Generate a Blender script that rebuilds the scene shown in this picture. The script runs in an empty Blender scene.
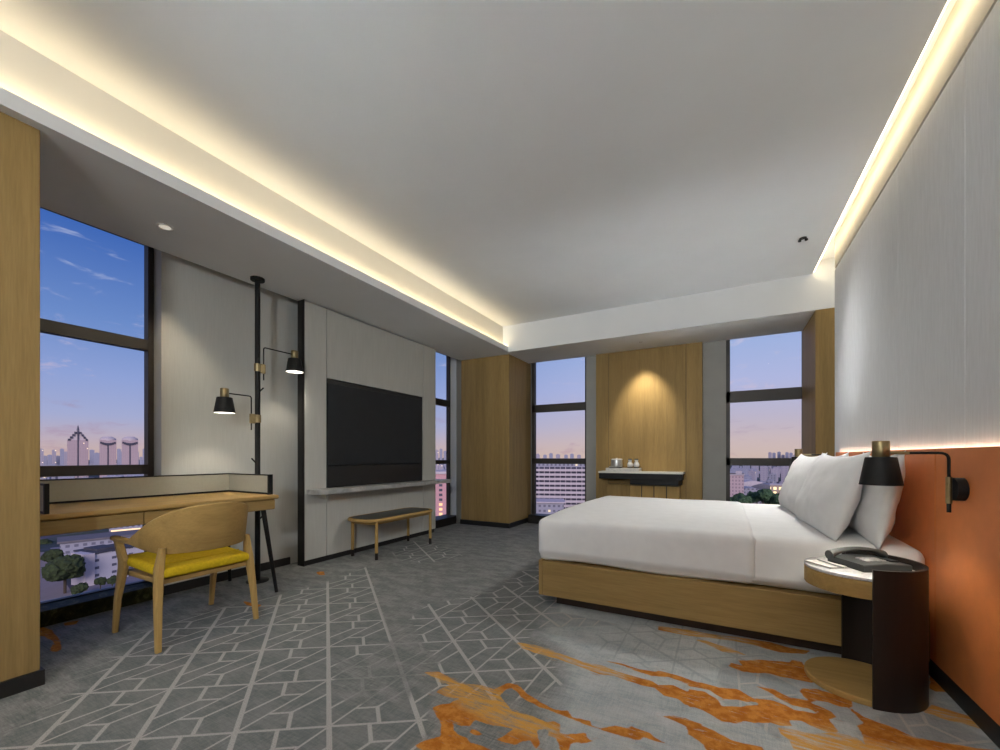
import bpy, bmesh, math, random
import numpy as np
from mathutils import Vector, Matrix, noise
random.seed(7)
S = bpy.context.scene
COL = S.collection
# ------------------------------------------------------------------ camera
EYE, FPX, HORIZON, YAW = 1.05, 410.0, 456.5, math.radians(28.49)
cd = bpy.data.cameras.new('camera'); cam = bpy.data.objects.new('camera', cd); COL.objects.link(cam)
cam.location = (0, 0, EYE); cam.rotation_euler = (math.radians(90), 0, YAW)
cd.sensor_width = 36; cd.lens = FPX / 1000 * 36; cd.shift_y = (HORIZON - 375) / 1000
cd.clip_start = .05; cd.clip_end = 20000
S.camera = cam
S.view_settings.view_transform = 'Standard'; S.view_settings.look = 'None'
S.view_settings.exposure = 0.0; S.view_settings.gamma = 1; S.view_settings.use_curve_mapping = False
S.cycles.use_denoising = True
S.cycles.max_bounces = 10; S.cycles.diffuse_bounces = 6; S.cycles.transparent_max_bounces = 12
S.cycles.sample_clamp_indirect = 4.0
# ------------------------------------------------------------------ node helpers
class NT:
    def __init__(s, tree): s.t = tree; s.n = tree.nodes; s.l = tree.links
    def set(s, sock, v):
        if isinstance(v, bpy.types.NodeSocket): s.l.new(v, sock)
        else: sock.default_value = v
    def m(s, op, a, b=None, c=None, clamp=False):
        n = s.n.new('ShaderNodeMath'); n.operation = op; n.use_clamp = clamp
        for i, v in enumerate((a, b, c)):
            if v is not None: s.set(n.inputs[i], v)
        return n.outputs[0]
    def mix(s, f, a, b, mode='MIX'):
        n = s.n.new('ShaderNodeMix'); n.data_type = 'RGBA'; n.blend_type = mode
        s.set(n.inputs[0], f); s.set(n.inputs[6], a); s.set(n.inputs[7], b); return n.outputs[2]
    def coord(s, k='Object'): return s.n.new('ShaderNodeTexCoord').outputs[k]
    def mapping(s, v, scale=(1, 1, 1), rot=(0, 0, 0), loc=(0, 0, 0)):
        n = s.n.new('ShaderNodeMapping'); s.l.new(v, n.inputs[0])
        n.inputs[1].default_value = loc; n.inputs[2].default_value = rot; n.inputs[3].default_value = scale
        return n.outputs[0]
    def noise(s, v, scale=5, detail=3, rough=.5, dist=0):
        n = s.n.new('ShaderNodeTexNoise'); s.l.new(v, n.inputs['Vector'])
        n.inputs['Scale'].default_value = scale; n.inputs['Detail'].default_value = detail
        n.inputs['Roughness'].default_value = rough; n.inputs['Distortion'].default_value = dist
        return n.outputs[0]
    def ramp(s, f, stops, interp='LINEAR'):
        n = s.n.new('ShaderNodeValToRGB'); s.set(n.inputs[0], f); cr = n.color_ramp; cr.interpolation = interp
        while len(cr.elements) < len(stops): cr.elements.new(.5)
        for e, (p, c) in zip(cr.elements, stops): e.position = p; e.color = c if len(c) == 4 else (*c, 1)
        return n.outputs[0]
    def sm(s, v, a, b):
        n = s.n.new('ShaderNodeMapRange'); n.interpolation_type = 'SMOOTHSTEP'; s.set(n.inputs[0], v)
        n.inputs[1].default_value = a; n.inputs[2].default_value = b; return n.outputs[0]
    def xyz(s, v):
        n = s.n.new('ShaderNodeSeparateXYZ'); s.l.new(v, n.inputs[0]); return n.outputs
def srgb(r, g, b):
    f = lambda c: (c / 255) / 12.92 if c / 255 <= .04045 else ((c / 255 + .055) / 1.055) ** 2.4
    return (f(r), f(g), f(b), 1)
# ------------------------------------------------------------------ dusk sky
W = bpy.data.worlds.new('dusk_sky'); S.world = W; W.use_nodes = True
w = NT(W.node_tree); w.n.clear()
g = w.coord('Generated'); X_, Y_, Z_ = w.xyz(g)
elev = w.m('DIVIDE', w.m('ARCSINE', Z_), math.pi / 2)
right = w.ramp(elev, [(0, srgb(210, 186, 178)), (.02, srgb(208, 187, 188)), (.055, srgb(192, 184, 206)), (.10, srgb(180, 186, 226)), (.16, srgb(160, 180, 226)), (.45, srgb(70, 100, 180)), (1, srgb(30, 50, 110))])
left = w.ramp(elev, [(0, srgb(206, 178, 168)), (.016, srgb(196, 176, 186)), (.045, srgb(168, 174, 212)), (.09, srgb(146, 164, 216)), (.15, srgb(110, 142, 204)), (.24, srgb(66, 106, 184)), (.45, srgb(35, 66, 140)), (1, srgb(22, 40, 90))])
az = w.m('ADD', w.m('MULTIPLY', X_, .75), w.m('MULTIPLY', Y_, -.25))
sky = w.mix(w.sm(az, -.75, -.35), left, right)
cl = w.mapping(g, (5.0, 5.0, 17.0))
cn = w.noise(cl, 2.6, 8, .62, .5)
cm = w.m('MULTIPLY', w.sm(cn, .56, .74), .5)
ccol = w.ramp(elev, [(0, srgb(180, 140, 160)), (.07, srgb(160, 150, 185)), (.09, srgb(232, 200, 208)), (.2, srgb(205, 212, 238))])
sky = w.mix(cm, sky, ccol)
bg = w.n.new('ShaderNodeBackground'); w.l.new(sky, bg.inputs[0]); bg.inputs[1].default_value = 1.0
out = w.n.new('ShaderNodeOutputWorld'); w.l.new(bg.outputs[0], out.inputs[0])
# sun lamp added to brighten the facades that look back at the hotel; it comes from behind the room's solid walls
sl = bpy.data.lights.new('facade_fill_sun', 'SUN'); sl.energy = 2.4; sl.color = (1, .84, .86); sl.angle = math.radians(25)
so_ = bpy.data.objects.new('facade_fill_sun', sl); COL.objects.link(so_); so_.rotation_euler = Vector((-.62, .62, -.32)).to_track_quat('-Z', 'Y').to_euler()
# ------------------------------------------------------------------ light levels (lamps of the room and added fill lamps)
WARM = (1.0, .79, .47); SOFT = (1.0, .92, .80)
COVE_LEFT, COVE_RIGHT, HEAD_STRIP = 15.0, 17.0, 11.0
BULB = 6.0
DOWN_FILL, DOWN_DESK, DOWN_PANEL, GLOBE_FILL = 62.0, 24.0, 95.0, 20.0
FILL_LOW, FILL_HIGH, FILL_UP, BED_SPOT, FILL_SIDE = 40.0, 430.0, 80.0, 185.0, 240.0
# ------------------------------------------------------------------ materials
MATS = {}
def mat(name, col=(.5, .5, .5), rough=.5, metal=0.0, emit=None, estr=0.0, build=None, spec=.5):
    if name in MATS: return MATS[name]
    m = bpy.data.materials.new(name); m.use_nodes = True; t = NT(m.node_tree)
    b = t.n['Principled BSDF']; c = tuple(col)[:3] + (1,)
    b.inputs['Base Color'].default_value = c; b.inputs['Roughness'].default_value = rough
    b.inputs['Metallic'].default_value = metal; b.inputs['Specular IOR Level'].default_value = spec
    if emit: b.inputs['Emission Color'].default_value = (*emit[:3], 1); b.inputs['Emission Strength'].default_value = estr
    if build: build(t, b)
    MATS[name] = m; return m
def bump(t, b, h, strength=.2, dist=.002):
    n = t.n.new('ShaderNodeBump'); n.inputs['Strength'].default_value = strength; n.inputs['Distance'].default_value = dist
    t.l.new(h, n.inputs['Height']); t.l.new(n.outputs[0], b.inputs['Normal'])
def tint(col, var, scale=(1, 1, 1), nscale=8, detail=4, bs=.0):
    def f(t, b):
        v = t.mapping(t.coord(), scale); n = t.noise(v, nscale, detail, .55)
        c = tuple(col)[:3]
        lo = tuple(x * (1 - var) for x in c) + (1,); hi = tuple(min(1, x * (1 + var)) for x in c) + (1,)
        t.l.new(t.ramp(n, [(.3, lo), (.7, hi)]), b.inputs['Base Color'])
        if bs: bump(t, b, n, bs)
    return f
def wood(name, col, axis='z', rough=.58, planks=True):
    sc = {'z': (1, 1, .06), 'x': (.06, 1, 1), 'y': (1, .06, 1)}[axis]
    def f(t, b):
        o = t.coord(); v = t.mapping(o, sc)
        n1 = t.noise(v, 14, 5, .6, .6); n2 = t.noise(v, 120, 3, .6); n3 = t.noise(t.mapping(o, sc), 3.2, 2, .5)
        c = tuple(col)[:3]
        base = t.ramp(n1, [(.25, tuple(x * .80 for x in c)), (.5, c), (.75, tuple(x * 1.13 for x in c))])
        base = t.mix(.35, base, t.ramp(n2, [(.3, (.62, .60, .56)), (.7, (1.1, 1.1, 1.1))]), 'MULTIPLY')
        base = t.mix(.45, base, t.ramp(n3, [(.35, (.85, .82, .78)), (.65, (1.1, 1.1, 1.1))]), 'MULTIPLY')
        t.l.new(base, b.inputs['Base Color']); bump(t, b, n2, .08, .001)
    return mat(name, col, rough, build=f, spec=.22)
OAK = (.315, .210, .080); OAKL = (.43, .28, .100)
oak_z = wood('oak_veneer_upright', OAK, 'z'); oak_x = wood('oak_veneer_along', OAK, 'x'); oak_y = wood('oak_veneer_across', OAK, 'y')
oakl_x = wood('light_oak_x', OAKL, 'x'); oakl_y = wood('light_oak_y', OAKL, 'y'); oakl_z = wood('light_oak_z', OAKL, 'z')
ceil_m = mat('ceiling_paint', (.86, .875, .885), .9, build=tint((.86, .875, .885), .02, nscale=2), spec=.2)
fabric = mat('grey_wall_fabric', (.56, .57, .54), .9, build=tint((.56, .57, .54), .04, (30, 30, 1.2), 6, 4, .1), spec=.15)
panelm = mat('grey_panel', (.53, .535, .50), .6, build=tint((.53, .535, .50), .04, (1, 1, .1), 40, 3), spec=.3)
reveal = mat('grey_reveal', (.33, .33, .31), .7, build=tint((.33, .33, .31), .05, nscale=5))
pale_fab = mat('pale_wall_fabric', (.70, .72, .74), .9, build=tint((.70, .72, .74), .05, (10, 10, 1.0), 9, 5, .2), spec=.15)
orange_l = mat('orange_leather', (.66, .215, .065), .5, build=tint((.66, .215, .065), .05, (1, 1, 1), 14, 6, .1), spec=.35)
black = mat('black_metal', (.009, .009, .009), .5, build=tint((.009, .009, .009), .2, nscale=30), spec=.22)
blackp = mat('black_skirting', (.012, .011, .010), .5, build=tint((.012, .011, .01), .2, nscale=30))
frame_m = mat('bronze_window_frame', (.030, .024, .019), .5, build=tint((.03, .024, .019), .15, nscale=9))
brass = mat('aged_brass', (.31, .245, .13), .38, .9, build=tint((.31, .245, .13), .15, (1, 1, 1), 40))
darkwood = mat('espresso_lacquer', (.015, .010, .008), .45, build=tint((.015, .010, .008), .25, (1, 1, .1), 20), spec=.3)
inner = mat('bulb_glass', (1, 1, 1), .5, emit=(1, .93, .80), estr=BULB, build=None)
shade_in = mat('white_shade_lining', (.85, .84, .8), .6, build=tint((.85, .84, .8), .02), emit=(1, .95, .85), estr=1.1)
linen = mat('white_cotton', (.86, .865, .865), .85, build=tint((.86, .865, .865), .025, nscale=12, bs=.06), spec=.2)
def marble_f(t, b):
    v = t.coord(); n = t.noise(v, 6, 8, .65, 1.5)
    t.l.new(t.ramp(n, [(.38, (.75, .75, .74)), (.47, (.70, .70, .70)), (.5, (.56, .56, .57)), (.53, (.70, .70, .70)), (.7, (.8, .8, .79))]), b.inputs['Base Color'])
marble = mat('white_marble', rough=.25, build=marble_f)
def gmarble_f(t, b):
    v = t.coord(); n = t.noise(v, 5, 8, .65, 1.2)
    t.l.new(t.ramp(n, [(.3, (.26, .26, .25)), (.5, (.40, .40, .39)), (.7, (.55, .55, .53))]), b.inputs['Base Color'])
gmarble = mat('grey_marble', rough=.35, build=gmarble_f)
def dmarble_f(t, b):
    v = t.coord(); n = t.noise(v, 9, 9, .7, 1.0)
    t.l.new(t.ramp(n, [(.38, (.012, .012, .004)), (.52, (.030, .032, .010)), (.62, (.10, .10, .045))]), b.inputs['Base Color'])
dmarble = mat('dark_green_marble', rough=.6, build=dmarble_f, spec=.12)
screen_f = mat('desk_screen_fabric', (.40, .385, .31), .85, build=tint((.40, .385, .31), .03, nscale=60))
yellow = mat('mustard_fabric', (.58, .40, .012), .8, build=tint((.58, .40, .012), .12, nscale=60, bs=.15), spec=.2)
tvm = mat('television_glass', (.017, .020, .023), .4, build=tint((.017, .020, .023), .1), spec=.25)
tvd = mat('television_black', (.008, .008, .008), .45, build=tint((.008, .008, .008), .1))
leather = mat('black_leather', (.022, .022, .018), .45, build=tint((.022, .022, .018), .2, nscale=60, bs=.1))
phone_m = mat('grey_plastic', (.045, .05, .05), .35, build=tint((.045, .05, .05), .08))
key_m = mat('pale_keys', (.5, .5, .5), .4, build=tint((.5, .5, .5), .05))
white_c = mat('white_ceramic', (.78, .77, .76), .25, build=tint((.78, .77, .76), .02))
steel = mat('brushed_steel', (.52, .53, .53), .3, .7, build=tint((.52, .53, .53), .12, (1, 1, .1), 30))
paper = mat('paper', (.78, .77, .74), .8, build=tint((.78, .77, .74), .03))
ledm = mat('led_strip_warm', (1, 1, 1), .5, emit=WARM, estr=COVE_LEFT)
ledr = mat('led_strip_bedside', (1, 1, 1), .5, emit=(1, .80, .50), estr=COVE_RIGHT)
ledh = mat('led_strip_headboard', (1, 1, 1), .5, emit=(1, .88, .66), estr=HEAD_STRIP)
def glass_f(t, b):
    tr = t.n.new('ShaderNodeBsdfTransparent'); tr.inputs[0].default_value = (.97, .98, .98, 1)
    gl = t.n.new('ShaderNodeBsdfGlossy'); gl.inputs['Roughness'].default_value = .02; gl.inputs[0].default_value = (1, 1, 1, 1)
    lw = t.n.new('ShaderNodeLayerWeight'); lw.inputs[0].default_value = .12
    mx = t.n.new('ShaderNodeMixShader'); t.l.new(t.m('MULTIPLY', lw.outputs['Fresnel'], .45), mx.inputs[0])
    t.l.new(tr.outputs[0], mx.inputs[1]); t.l.new(gl.outputs[0], mx.inputs[2])
    t.l.new(mx.outputs[0], t.n['Material Output'].inputs[0])
glass = mat('window_glass', build=glass_f)
# ------------------------------------------------------------------ mesh helpers
class MB:
    def __init__(s): s.b = bmesh.new()
    def box(s, x0, x1, y0, y1, z0, z1, bev=0.0, seg=2):
        vs = [s.b.verts.new((x, y, z)) for x in (x0, x1) for y in (y0, y1) for z in (z0, z1)]
        fs = [s.b.faces.new([vs[i] for i in q]) for q in ((0, 1, 3, 2), (4, 6, 7, 5), (0, 4, 5, 1), (2, 3, 7, 6), (0, 2, 6, 4), (1, 5, 7, 3))]
        if bev:
            es = {e for f in fs for e in f.edges}
            bmesh.ops.bevel(s.b, geom=list(es), offset=bev, segments=seg, profile=.5, affect='EDGES')
        return s
    def tube(s, pts, r, n=14, cap=True):
        pts = [Vector(p) for p in pts]; rs = r if isinstance(r, (list, tuple)) else [r] * len(pts)
        rings = []; up = None
        for i, p in enumerate(pts):
            d = ((pts[min(i + 1, len(pts) - 1)] - p).normalized() + (p - pts[max(i - 1, 0)]).normalized()).normalized()
            if up is None: up = Vector((0, 0, 1)) if abs(d.z) < .9 else Vector((1, 0, 0))
            a = d.cross(up).normalized(); bb = a.cross(d).normalized(); up = bb
            rings.append([s.b.verts.new(p + rs[i] * (math.cos(2 * math.pi * k / n) * a + math.sin(2 * math.pi * k / n) * bb)) for k in range(n)])
        for A, B in zip(rings, rings[1:]):
            for k in range(n): s.b.faces.new((A[k], A[(k + 1) % n], B[(k + 1) % n], B[k]))
        if cap: s.b.faces.new(rings[0][::-1]); s.b.faces.new(rings[-1])
        return s
    def lathe(s, c, prof, n=40, close=False):
        rings = []
        for r, z in prof:
            rings.append([s.b.verts.new((c[0] + r * math.cos(2 * math.pi * k / n), c[1] + r * math.sin(2 * math.pi * k / n), c[2] + z)) for k in range(n)])
        pairs = list(zip(rings, rings[1:])) + ([(rings[-1], rings[0])] if close else [])
        for A, B in pairs:
            for k in range(n): s.b.faces.new((A[k], A[(k + 1) % n], B[(k + 1) % n], B[k]))
        if not close: s.b.faces.new(rings[0][::-1]); s.b.faces.new(rings[-1])
        return s
    def loft(s, rings, cap=True, closed=False):
        R = [[s.b.verts.new(p) for p in r] for r in rings]; n = len(R[0])
        for A, B in list(zip(R, R[1:])) + ([(R[-1], R[0])] if closed else []):
            for k in range(n): s.b.faces.new((A[k], A[(k + 1) % n], B[(k + 1) % n], B[k]))
        if cap and not closed: s.b.faces.new(R[0][::-1]); s.b.faces.new(R[-1])
        return s
    def prism(s, poly, z0, z1, bev=0.0):
        a = [s.b.verts.new((x, y, z0)) for x, y in poly]; c = [s.b.verts.new((x, y, z1)) for x, y in poly]; n = len(poly)
        s.b.faces.new(a[::-1]); s.b.faces.new(c)
        for k in range(n): s.b.faces.new((a[k], a[(k + 1) % n], c[(k + 1) % n], c[k]))
        return s
    def rbox(s, x0, x1, y0, y1, z0, z1, r, nx=30, ny=30, nz=10, fn=None):
        def mapp(p):
            q = Vector((min(max(p[0], x0 + r), x1 - r), min(max(p[1], y0 + r), y1 - r), min(max(p[2], z0 + r), z1 - r)))
            d = Vector(p) - q
            o = q + d.normalized() * r if d.length > 1e-9 else Vector(p)
            return fn(o) if fn else o
        cache = {}
        def V(i, j, k):
            if (i, j, k) not in cache:
                cache[(i, j, k)] = s.b.verts.new(mapp((x0 + (x1 - x0) * i / nx, y0 + (y1 - y0) * j / ny, z0 + (z1 - z0) * k / nz)))
            return cache[(i, j, k)]
        for i in range(nx):
            for j in range(ny):
                s.b.faces.new((V(i, j, 0), V(i, j + 1, 0), V(i + 1, j + 1, 0), V(i + 1, j, 0)))
                s.b.faces.new((V(i, j, nz), V(i + 1, j, nz), V(i + 1, j + 1, nz), V(i, j + 1, nz)))
        for i in range(nx):
            for k in range(nz):
                s.b.faces.new((V(i, 0, k), V(i + 1, 0, k), V(i + 1, 0, k + 1), V(i, 0, k + 1)))
                s.b.faces.new((V(i, ny, k), V(i, ny, k + 1), V(i + 1, ny, k + 1), V(i + 1, ny, k)))
        for j in range(ny):
            for k in range(nz):
                s.b.faces.new((V(0, j, k), V(0, j, k + 1), V(0, j + 1, k + 1), V(0, j + 1, k)))
                s.b.faces.new((V(nx, j, k), V(nx, j + 1, k), V(nx, j + 1, k + 1), V(nx, j, k + 1)))
        return s
ROOT = {}
def obj(name, mb, m, parent=None, smooth=None):
    b = mb.b if isinstance(mb, MB) else mb
    bmesh.ops.recalc_face_normals(b, faces=b.faces)
    me = bpy.data.meshes.new(name); b.to_mesh(me); b.free()
    o = bpy.data.objects.new(name, me); COL.objects.link(o); me.materials.append(m)
    if smooth is not None:
        for p in me.polygons: p.use_smooth = True
        if smooth > 0: me.set_sharp_from_angle(angle=math.radians(smooth))
    if parent:
        o.parent = parent; off = ROOT[parent.name]; ROOT[o.name] = off
    else:
        co = [v.co for v in me.vertices]
        off = Vector(((min(c.x for c in co) + max(c.x for c in co)) / 2, (min(c.y for c in co) + max(c.y for c in co)) / 2, min(c.z for c in co)))
        o.location = off; ROOT[o.name] = off
    me.transform(Matrix.Translation(-off)); return o
def thing(name, label, cat, loc, group=None):
    o = bpy.data.objects.new(name, None); COL.objects.link(o); o.location = loc; o.empty_display_size = .05
    ROOT[o.name] = Vector(loc); o['label'] = label; o['category'] = cat
    if group: o['group'] = group
    return o
def tag(o, label, cat, group=None, kind=None):
    o['label'] = label; o['category'] = cat
    if group: o['group'] = group
    if kind: o['kind'] = kind
    return o
def struct(name, mb, m, parent=None, **k):
    o = obj(name, mb, m, parent, **k)
    if not parent: o['kind'] = 'structure'
    return o
# ------------------------------------------------------------------ floor with its carpet
CY, SY = math.cos(YAW), math.sin(YAW)
def to_floor(u, v):       # where a point of the carpet seen at (u, v) lies on the floor
    a = (u - 500) / FPX; w_ = (HORIZON - v) / FPX; t = -EYE / w_
    return ((-SY + a * CY) * t, (CY + a * SY) * t)
def reg(ox, oy, sc, pts): return [to_floor(ox + x * sc, oy + y * sc) for x, y in pts]
A5, A6, A7, A8 = (410, 640, .15), (550, 640, .15), (690, 630, .16), (820, 640, .18)
ORANGE = [
 reg(*A5, [(90, 215), (190, 212), (340, 290), (480, 300), (560, 330), (650, 285), (720, 300), (770, 350), (830, 390), (900, 430), (960, 462), (1000, 466), (1000, 474), (930, 466), (860, 446), (800, 412), (740, 382), (715, 345), (680, 320), (640, 330), (600, 372), (680, 470), (760, 490), (850, 520), (910, 545), (960, 540), (1000, 560), (1000, 645), (960, 622), (900, 592), (850, 600), (850, 640), (870, 700), (840, 725), (800, 668), (740, 680), (700, 700), (570, 664), (620, 642), (690, 592), (520, 562), (430, 532), (400, 575), (330, 572), (290, 552), (290, 600), (320, 632), (380, 652), (400, 680), (480, 706), (560, 740), (600, 790), (90, 790), (90, 733), (30, 702), (120, 662), (200, 642), (212, 560), (180, 512), (150, 452), (200, 430), (262, 422), (330, 390), (260, 382), (170, 350), (210, 320), (262, 300), (180, 262)]),
 reg(*A5, [(400, 590), (440, 600), (490, 630), (450, 640), (400, 615)]),
 reg(*A6, [(0, 75), (100, 100), (230, 150), (350, 170), (450, 210), (560, 240), (680, 275), (720, 300), (820, 300), (920, 345), (1010, 345), (1010, 465), (900, 430), (850, 390), (760, 370), (700, 320), (600, 300), (500, 265), (430, 240), (330, 230), (230, 190), (120, 150), (0, 110)]),
 reg(*A6, [(370, 140), (470, 155), (600, 195), (700, 210), (730, 205), (850, 235), (920, 260), (1010, 292), (1010, 322), (930, 300), (860, 270), (780, 245), (680, 240), (600, 215), (480, 170)]),
 reg(*A6, [(180, 520), (270, 540), (275, 570), (340, 590), (430, 570), (520, 590), (540, 570), (660, 620), (700, 650), (785, 695), (700, 675), (630, 645), (580, 670), (480, 640), (400, 620), (340, 600), (270, 575), (200, 550)]),
 reg(*A6, [(-10, 450), (40, 465), (120, 470), (145, 515), (200, 530), (200, 548), (130, 520), (90, 505), (0, 470)]),
 reg(*A6, [(755, 510), (830, 505), (900, 520), (1010, 560), (1010, 680), (930, 620), (900, 575), (840, 545)]),
 reg(*A6, [(-10, 600), (100, 630), (240, 620), (250, 650), (285, 680), (200, 690), (190, 680), (150, 685), (120, 740), (70, 740), (40, 650), (-10, 640)]),
 reg(*A7, [(-10, 318), (80, 330), (180, 360), (300, 370), (400, 430), (420, 450), (360, 450), (290, 435), (210, 430), (170, 410), (120, 375), (-10, 350)]),
 reg(*A7, [(-10, 370), (90, 385), (170, 430), (200, 475), (300, 480), (430, 465), (400, 425), (520, 440), (600, 470), (650, 500), (780, 520), (820, 510), (800, 470), (880, 510), (910, 540), (860, 550), (900, 600), (930, 640), (860, 640), (760, 600), (700, 570), (620, 560), (640, 600), (570, 600), (500, 580), (400, 580), (340, 570), (280, 585), (200, 570), (130, 530), (60, 490), (-10, 480)]),
 reg(*A7, [(410, 350), (520, 370), (620, 420), (740, 440), (680, 380), (700, 365), (800, 370), (900, 400), (1010, 430), (1010, 485), (940, 480), (860, 450), (790, 440), (760, 455), (820, 480), (800, 520), (740, 490), (640, 470), (560, 430), (480, 380)]),
 reg(*A7, [(350, 190), (440, 185), (620, 200), (640, 185), (700, 200), (740, 260), (790, 330), (760, 330), (660, 310), (560, 290), (480, 270), (400, 270), (330, 260), (240, 225), (260, 205), (330, 225), (300, 190)]),
 reg(*A7, [(-200, -25), (0, 0), (100, 20), (300, 45), (500, 75), (620, 110), (750, 130), (720, 150), (560, 140), (420, 100), (280, 70), (170, 55), (0, 38), (-200, 0)]),
 reg(*A7, [(30, 60), (100, 65), (200, 100), (260, 115), (360, 160), (300, 150), (200, 135), (120, 95)]),
 reg(*A7, [(550, 610), (640, 620), (760, 650), (900, 640), (1010, 660), (1010, 800), (680, 800), (620, 690), (570, 650)]),
 reg(*A7, [(-10, 575), (60, 590), (150, 630), (260, 690), (350, 710), (450, 730), (500, 800), (130, 800), (80, 710), (-10, 650)]),
 reg(*A8, [(130, 350), (190, 390), (250, 430), (330, 460), (420, 490), (520, 540), (680, 570), (860, 600), (1100, 625), (1100, 700), (0, 700), (-10, 540), (100, 520), (200, 545), (250, 580), (240, 540), (210, 480), (240, 460), (180, 400)]),
 reg(*A8, [(-10, 380), (60, 400), (90, 430), (50, 440), (100, 510), (-10, 470)]),
 reg(*A8, [(610, 190), (650, 200), (740, 290), (640, 285), (610, 270)]),
 reg(*A8, [(570, 400), (620, 360), (720, 390), (820, 420), (900, 470), (960, 520), (880, 490), (800, 465), (700, 445), (640, 420)]),
 reg(0, 0, 1, [(36, 625), (52, 630), (60, 640), (62, 650), (54, 653), (50, 650), (54, 642), (44, 636), (36, 636)]),
 reg(0, 0, 1, [(64, 623), (80, 620), (76, 624), (64, 626)]),
 reg(0, 0, 1, [(243, 601), (262, 605), (258, 608), (246, 605)]),
 reg(0, 0, 1, [(516, 642), (535, 645), (554, 651), (554, 658), (535, 653), (522, 648)]),
 reg(0, 0, 1, [(316, 572), (324, 571), (325, 575), (318, 575)]),
]
GOLD = [reg(0, 0, 1, [(500, 632), (560, 645), (560, 665), (505, 652)]), reg(*A5, [(60, 190), (340, 270), (480, 290), (600, 340), (850, 480), (1000, 590), (1000, 640), (800, 640), (560, 560), (400, 470), (330, 420), (180, 330)]),
        reg(*A6, [(-10, 50), (420, 160), (560, 240), (460, 260), (230, 200), (-10, 120)]),
        reg(*A7, [(-220, -30), (300, 40), (420, 90), (400, 200), (-10, 60)]),
        reg(*A7, [(550, 590), (900, 620), (1100, 680), (1100, 820), (560, 800)]),
        reg(*A8, [(-10, 500), (300, 580), (600, 620), (600, 720), (-10, 720)]), reg(*A8, [(560, 340), (1000, 500), (1000, 560), (560, 440)])]
GRID1 = [reg(0, 0, 1, [(-60, 800), (10, 735), (60, 703), (105, 668), (125, 640), (200, 612), (260, 600), (325, 583), (368, 566), (384, 618), (392, 640), (372, 655), (338, 660), (334, 690), (350, 705), (410, 700), (420, 720), (410, 900), (-60, 900)]),
         reg(0, 0, 1, [(410, 618), (428, 604), (470, 597), (500, 589), (515, 575), (560, 552), (560, 612), (620, 625), (560, 627), (535, 628), (528, 640), (545, 652), (566, 683), (545, 692), (500, 704), (430, 690), (425, 740), (402, 720), (412, 690), (440, 662), (424, 645)]),
         reg(0, 0, 1, [(392, 553), (414, 541), (440, 544), (462, 556), (428, 563), (402, 561)]),
         reg(0, 0, 1, [(860, 725), (895, 709), (940, 715), (1010, 750), (1010, 800), (830, 800)]),
         reg(0, 0, 1, [(720, 665), (760, 660), (800, 690), (780, 740), (720, 700)])]
GRID2 = [reg(0, 0, 1, [(330, 655), (372, 650), (395, 618), (425, 640), (450, 655), (430, 700), (330, 720)]),
         reg(0, 0, 1, [(560, 690), (640, 690), (680, 800), (520, 800)]), reg(0, 0, 1, [(60, 690), (130, 625), (160, 615), (140, 660)])]
GRID3 = [reg(0, 0, 1, [(590, 645), (640, 610), (720, 625), (770, 660), (720, 680), (640, 668)])]
PALE = [reg(0, 0, 1, [(548, 600), (600, 606), (760, 630), (1100, 700), (1100, 900), (560, 900), (545, 720), (560, 690), (560, 650), (535, 632)])]  # pale blue-grey carpet pattern, with some light on the floor painted in
def sdf(P, polys):
    out_ = np.full(len(P), -9.0)
    for poly in polys:
        q = np.array(poly); d = np.full(len(P), 9e9); ins = np.zeros(len(P), bool)
        for i in range(len(q)):
            a, c = q[i], q[(i + 1) % len(q)]; e = c - a; wv = P - a
            t = np.clip((wv @ e) / max(e @ e, 1e-12), 0, 1)
            d = np.minimum(d, ((wv - t[:, None] * e) ** 2).sum(1))
            cond = (a[1] > P[:, 1]) != (c[1] > P[:, 1])
            with np.errstate(divide='ignore', invalid='ignore'):
                xi = a[0] + (P[:, 1] - a[1]) * e[0] / e[1]
            ins ^= cond & (P[:, 0] < xi)
        d = np.sqrt(d); out_ = np.maximum(out_, np.where(ins, d, -d))
    return out_
xs = np.concatenate([np.arange(-3.95, -1.95, .03), np.arange(-1.95, 1.0, .0085), [1.05]])
ys = np.concatenate([[-2.6, -1.0, 0], np.arange(.2, 1.15, .02), np.arange(1.15, 3.05, .0085), np.arange(3.05, 4.2, .03), [4.6, 5.0, 5.5, 6.10]])
gx, gy = np.meshgrid(xs, ys); P = np.stack([gx.ravel(), gy.ravel()], 1)
nx, ny = len(xs), len(ys)
verts = np.column_stack([P, np.zeros(len(P))])
idx = np.arange(nx * ny).reshape(ny, nx)
faces = np.stack([idx[:-1, :-1].ravel(), idx[:-1, 1:].ravel(), idx[1:, 1:].ravel(), idx[1:, :-1].ravel()], 1)
me = bpy.data.meshes.new('floor'); me.from_pydata(verts.tolist(), [], faces.tolist())
floor = bpy.data.objects.new('floor', me); COL.objects.link(floor); floor['kind'] = 'structure'
sm01 = lambda v, a, b: (lambda t: t * t * (3 - 2 * t))(np.clip((v - a) / (b - a), 0, 1))
def attr(n, v):
    a = me.attributes.new(n, 'FLOAT', 'POINT'); a.data.foreach_set('value', v.astype(np.float32))
attr('tuft', np.clip(sdf(P, ORANGE), -.2, .2))
attr('gold', sm01(sdf(P, GOLD), -.04, .04))
attr('lattice', np.maximum(np.maximum(sm01(sdf(P, GRID1), -.012, .012), .26 * sm01(sdf(P, GRID2), -.06, .04)), 0))
attr('ghost', .8 * sm01(sdf(P, GRID3), -.08, .05))
attr('pale', sm01(sdf(P, PALE), -.14, .12))
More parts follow.
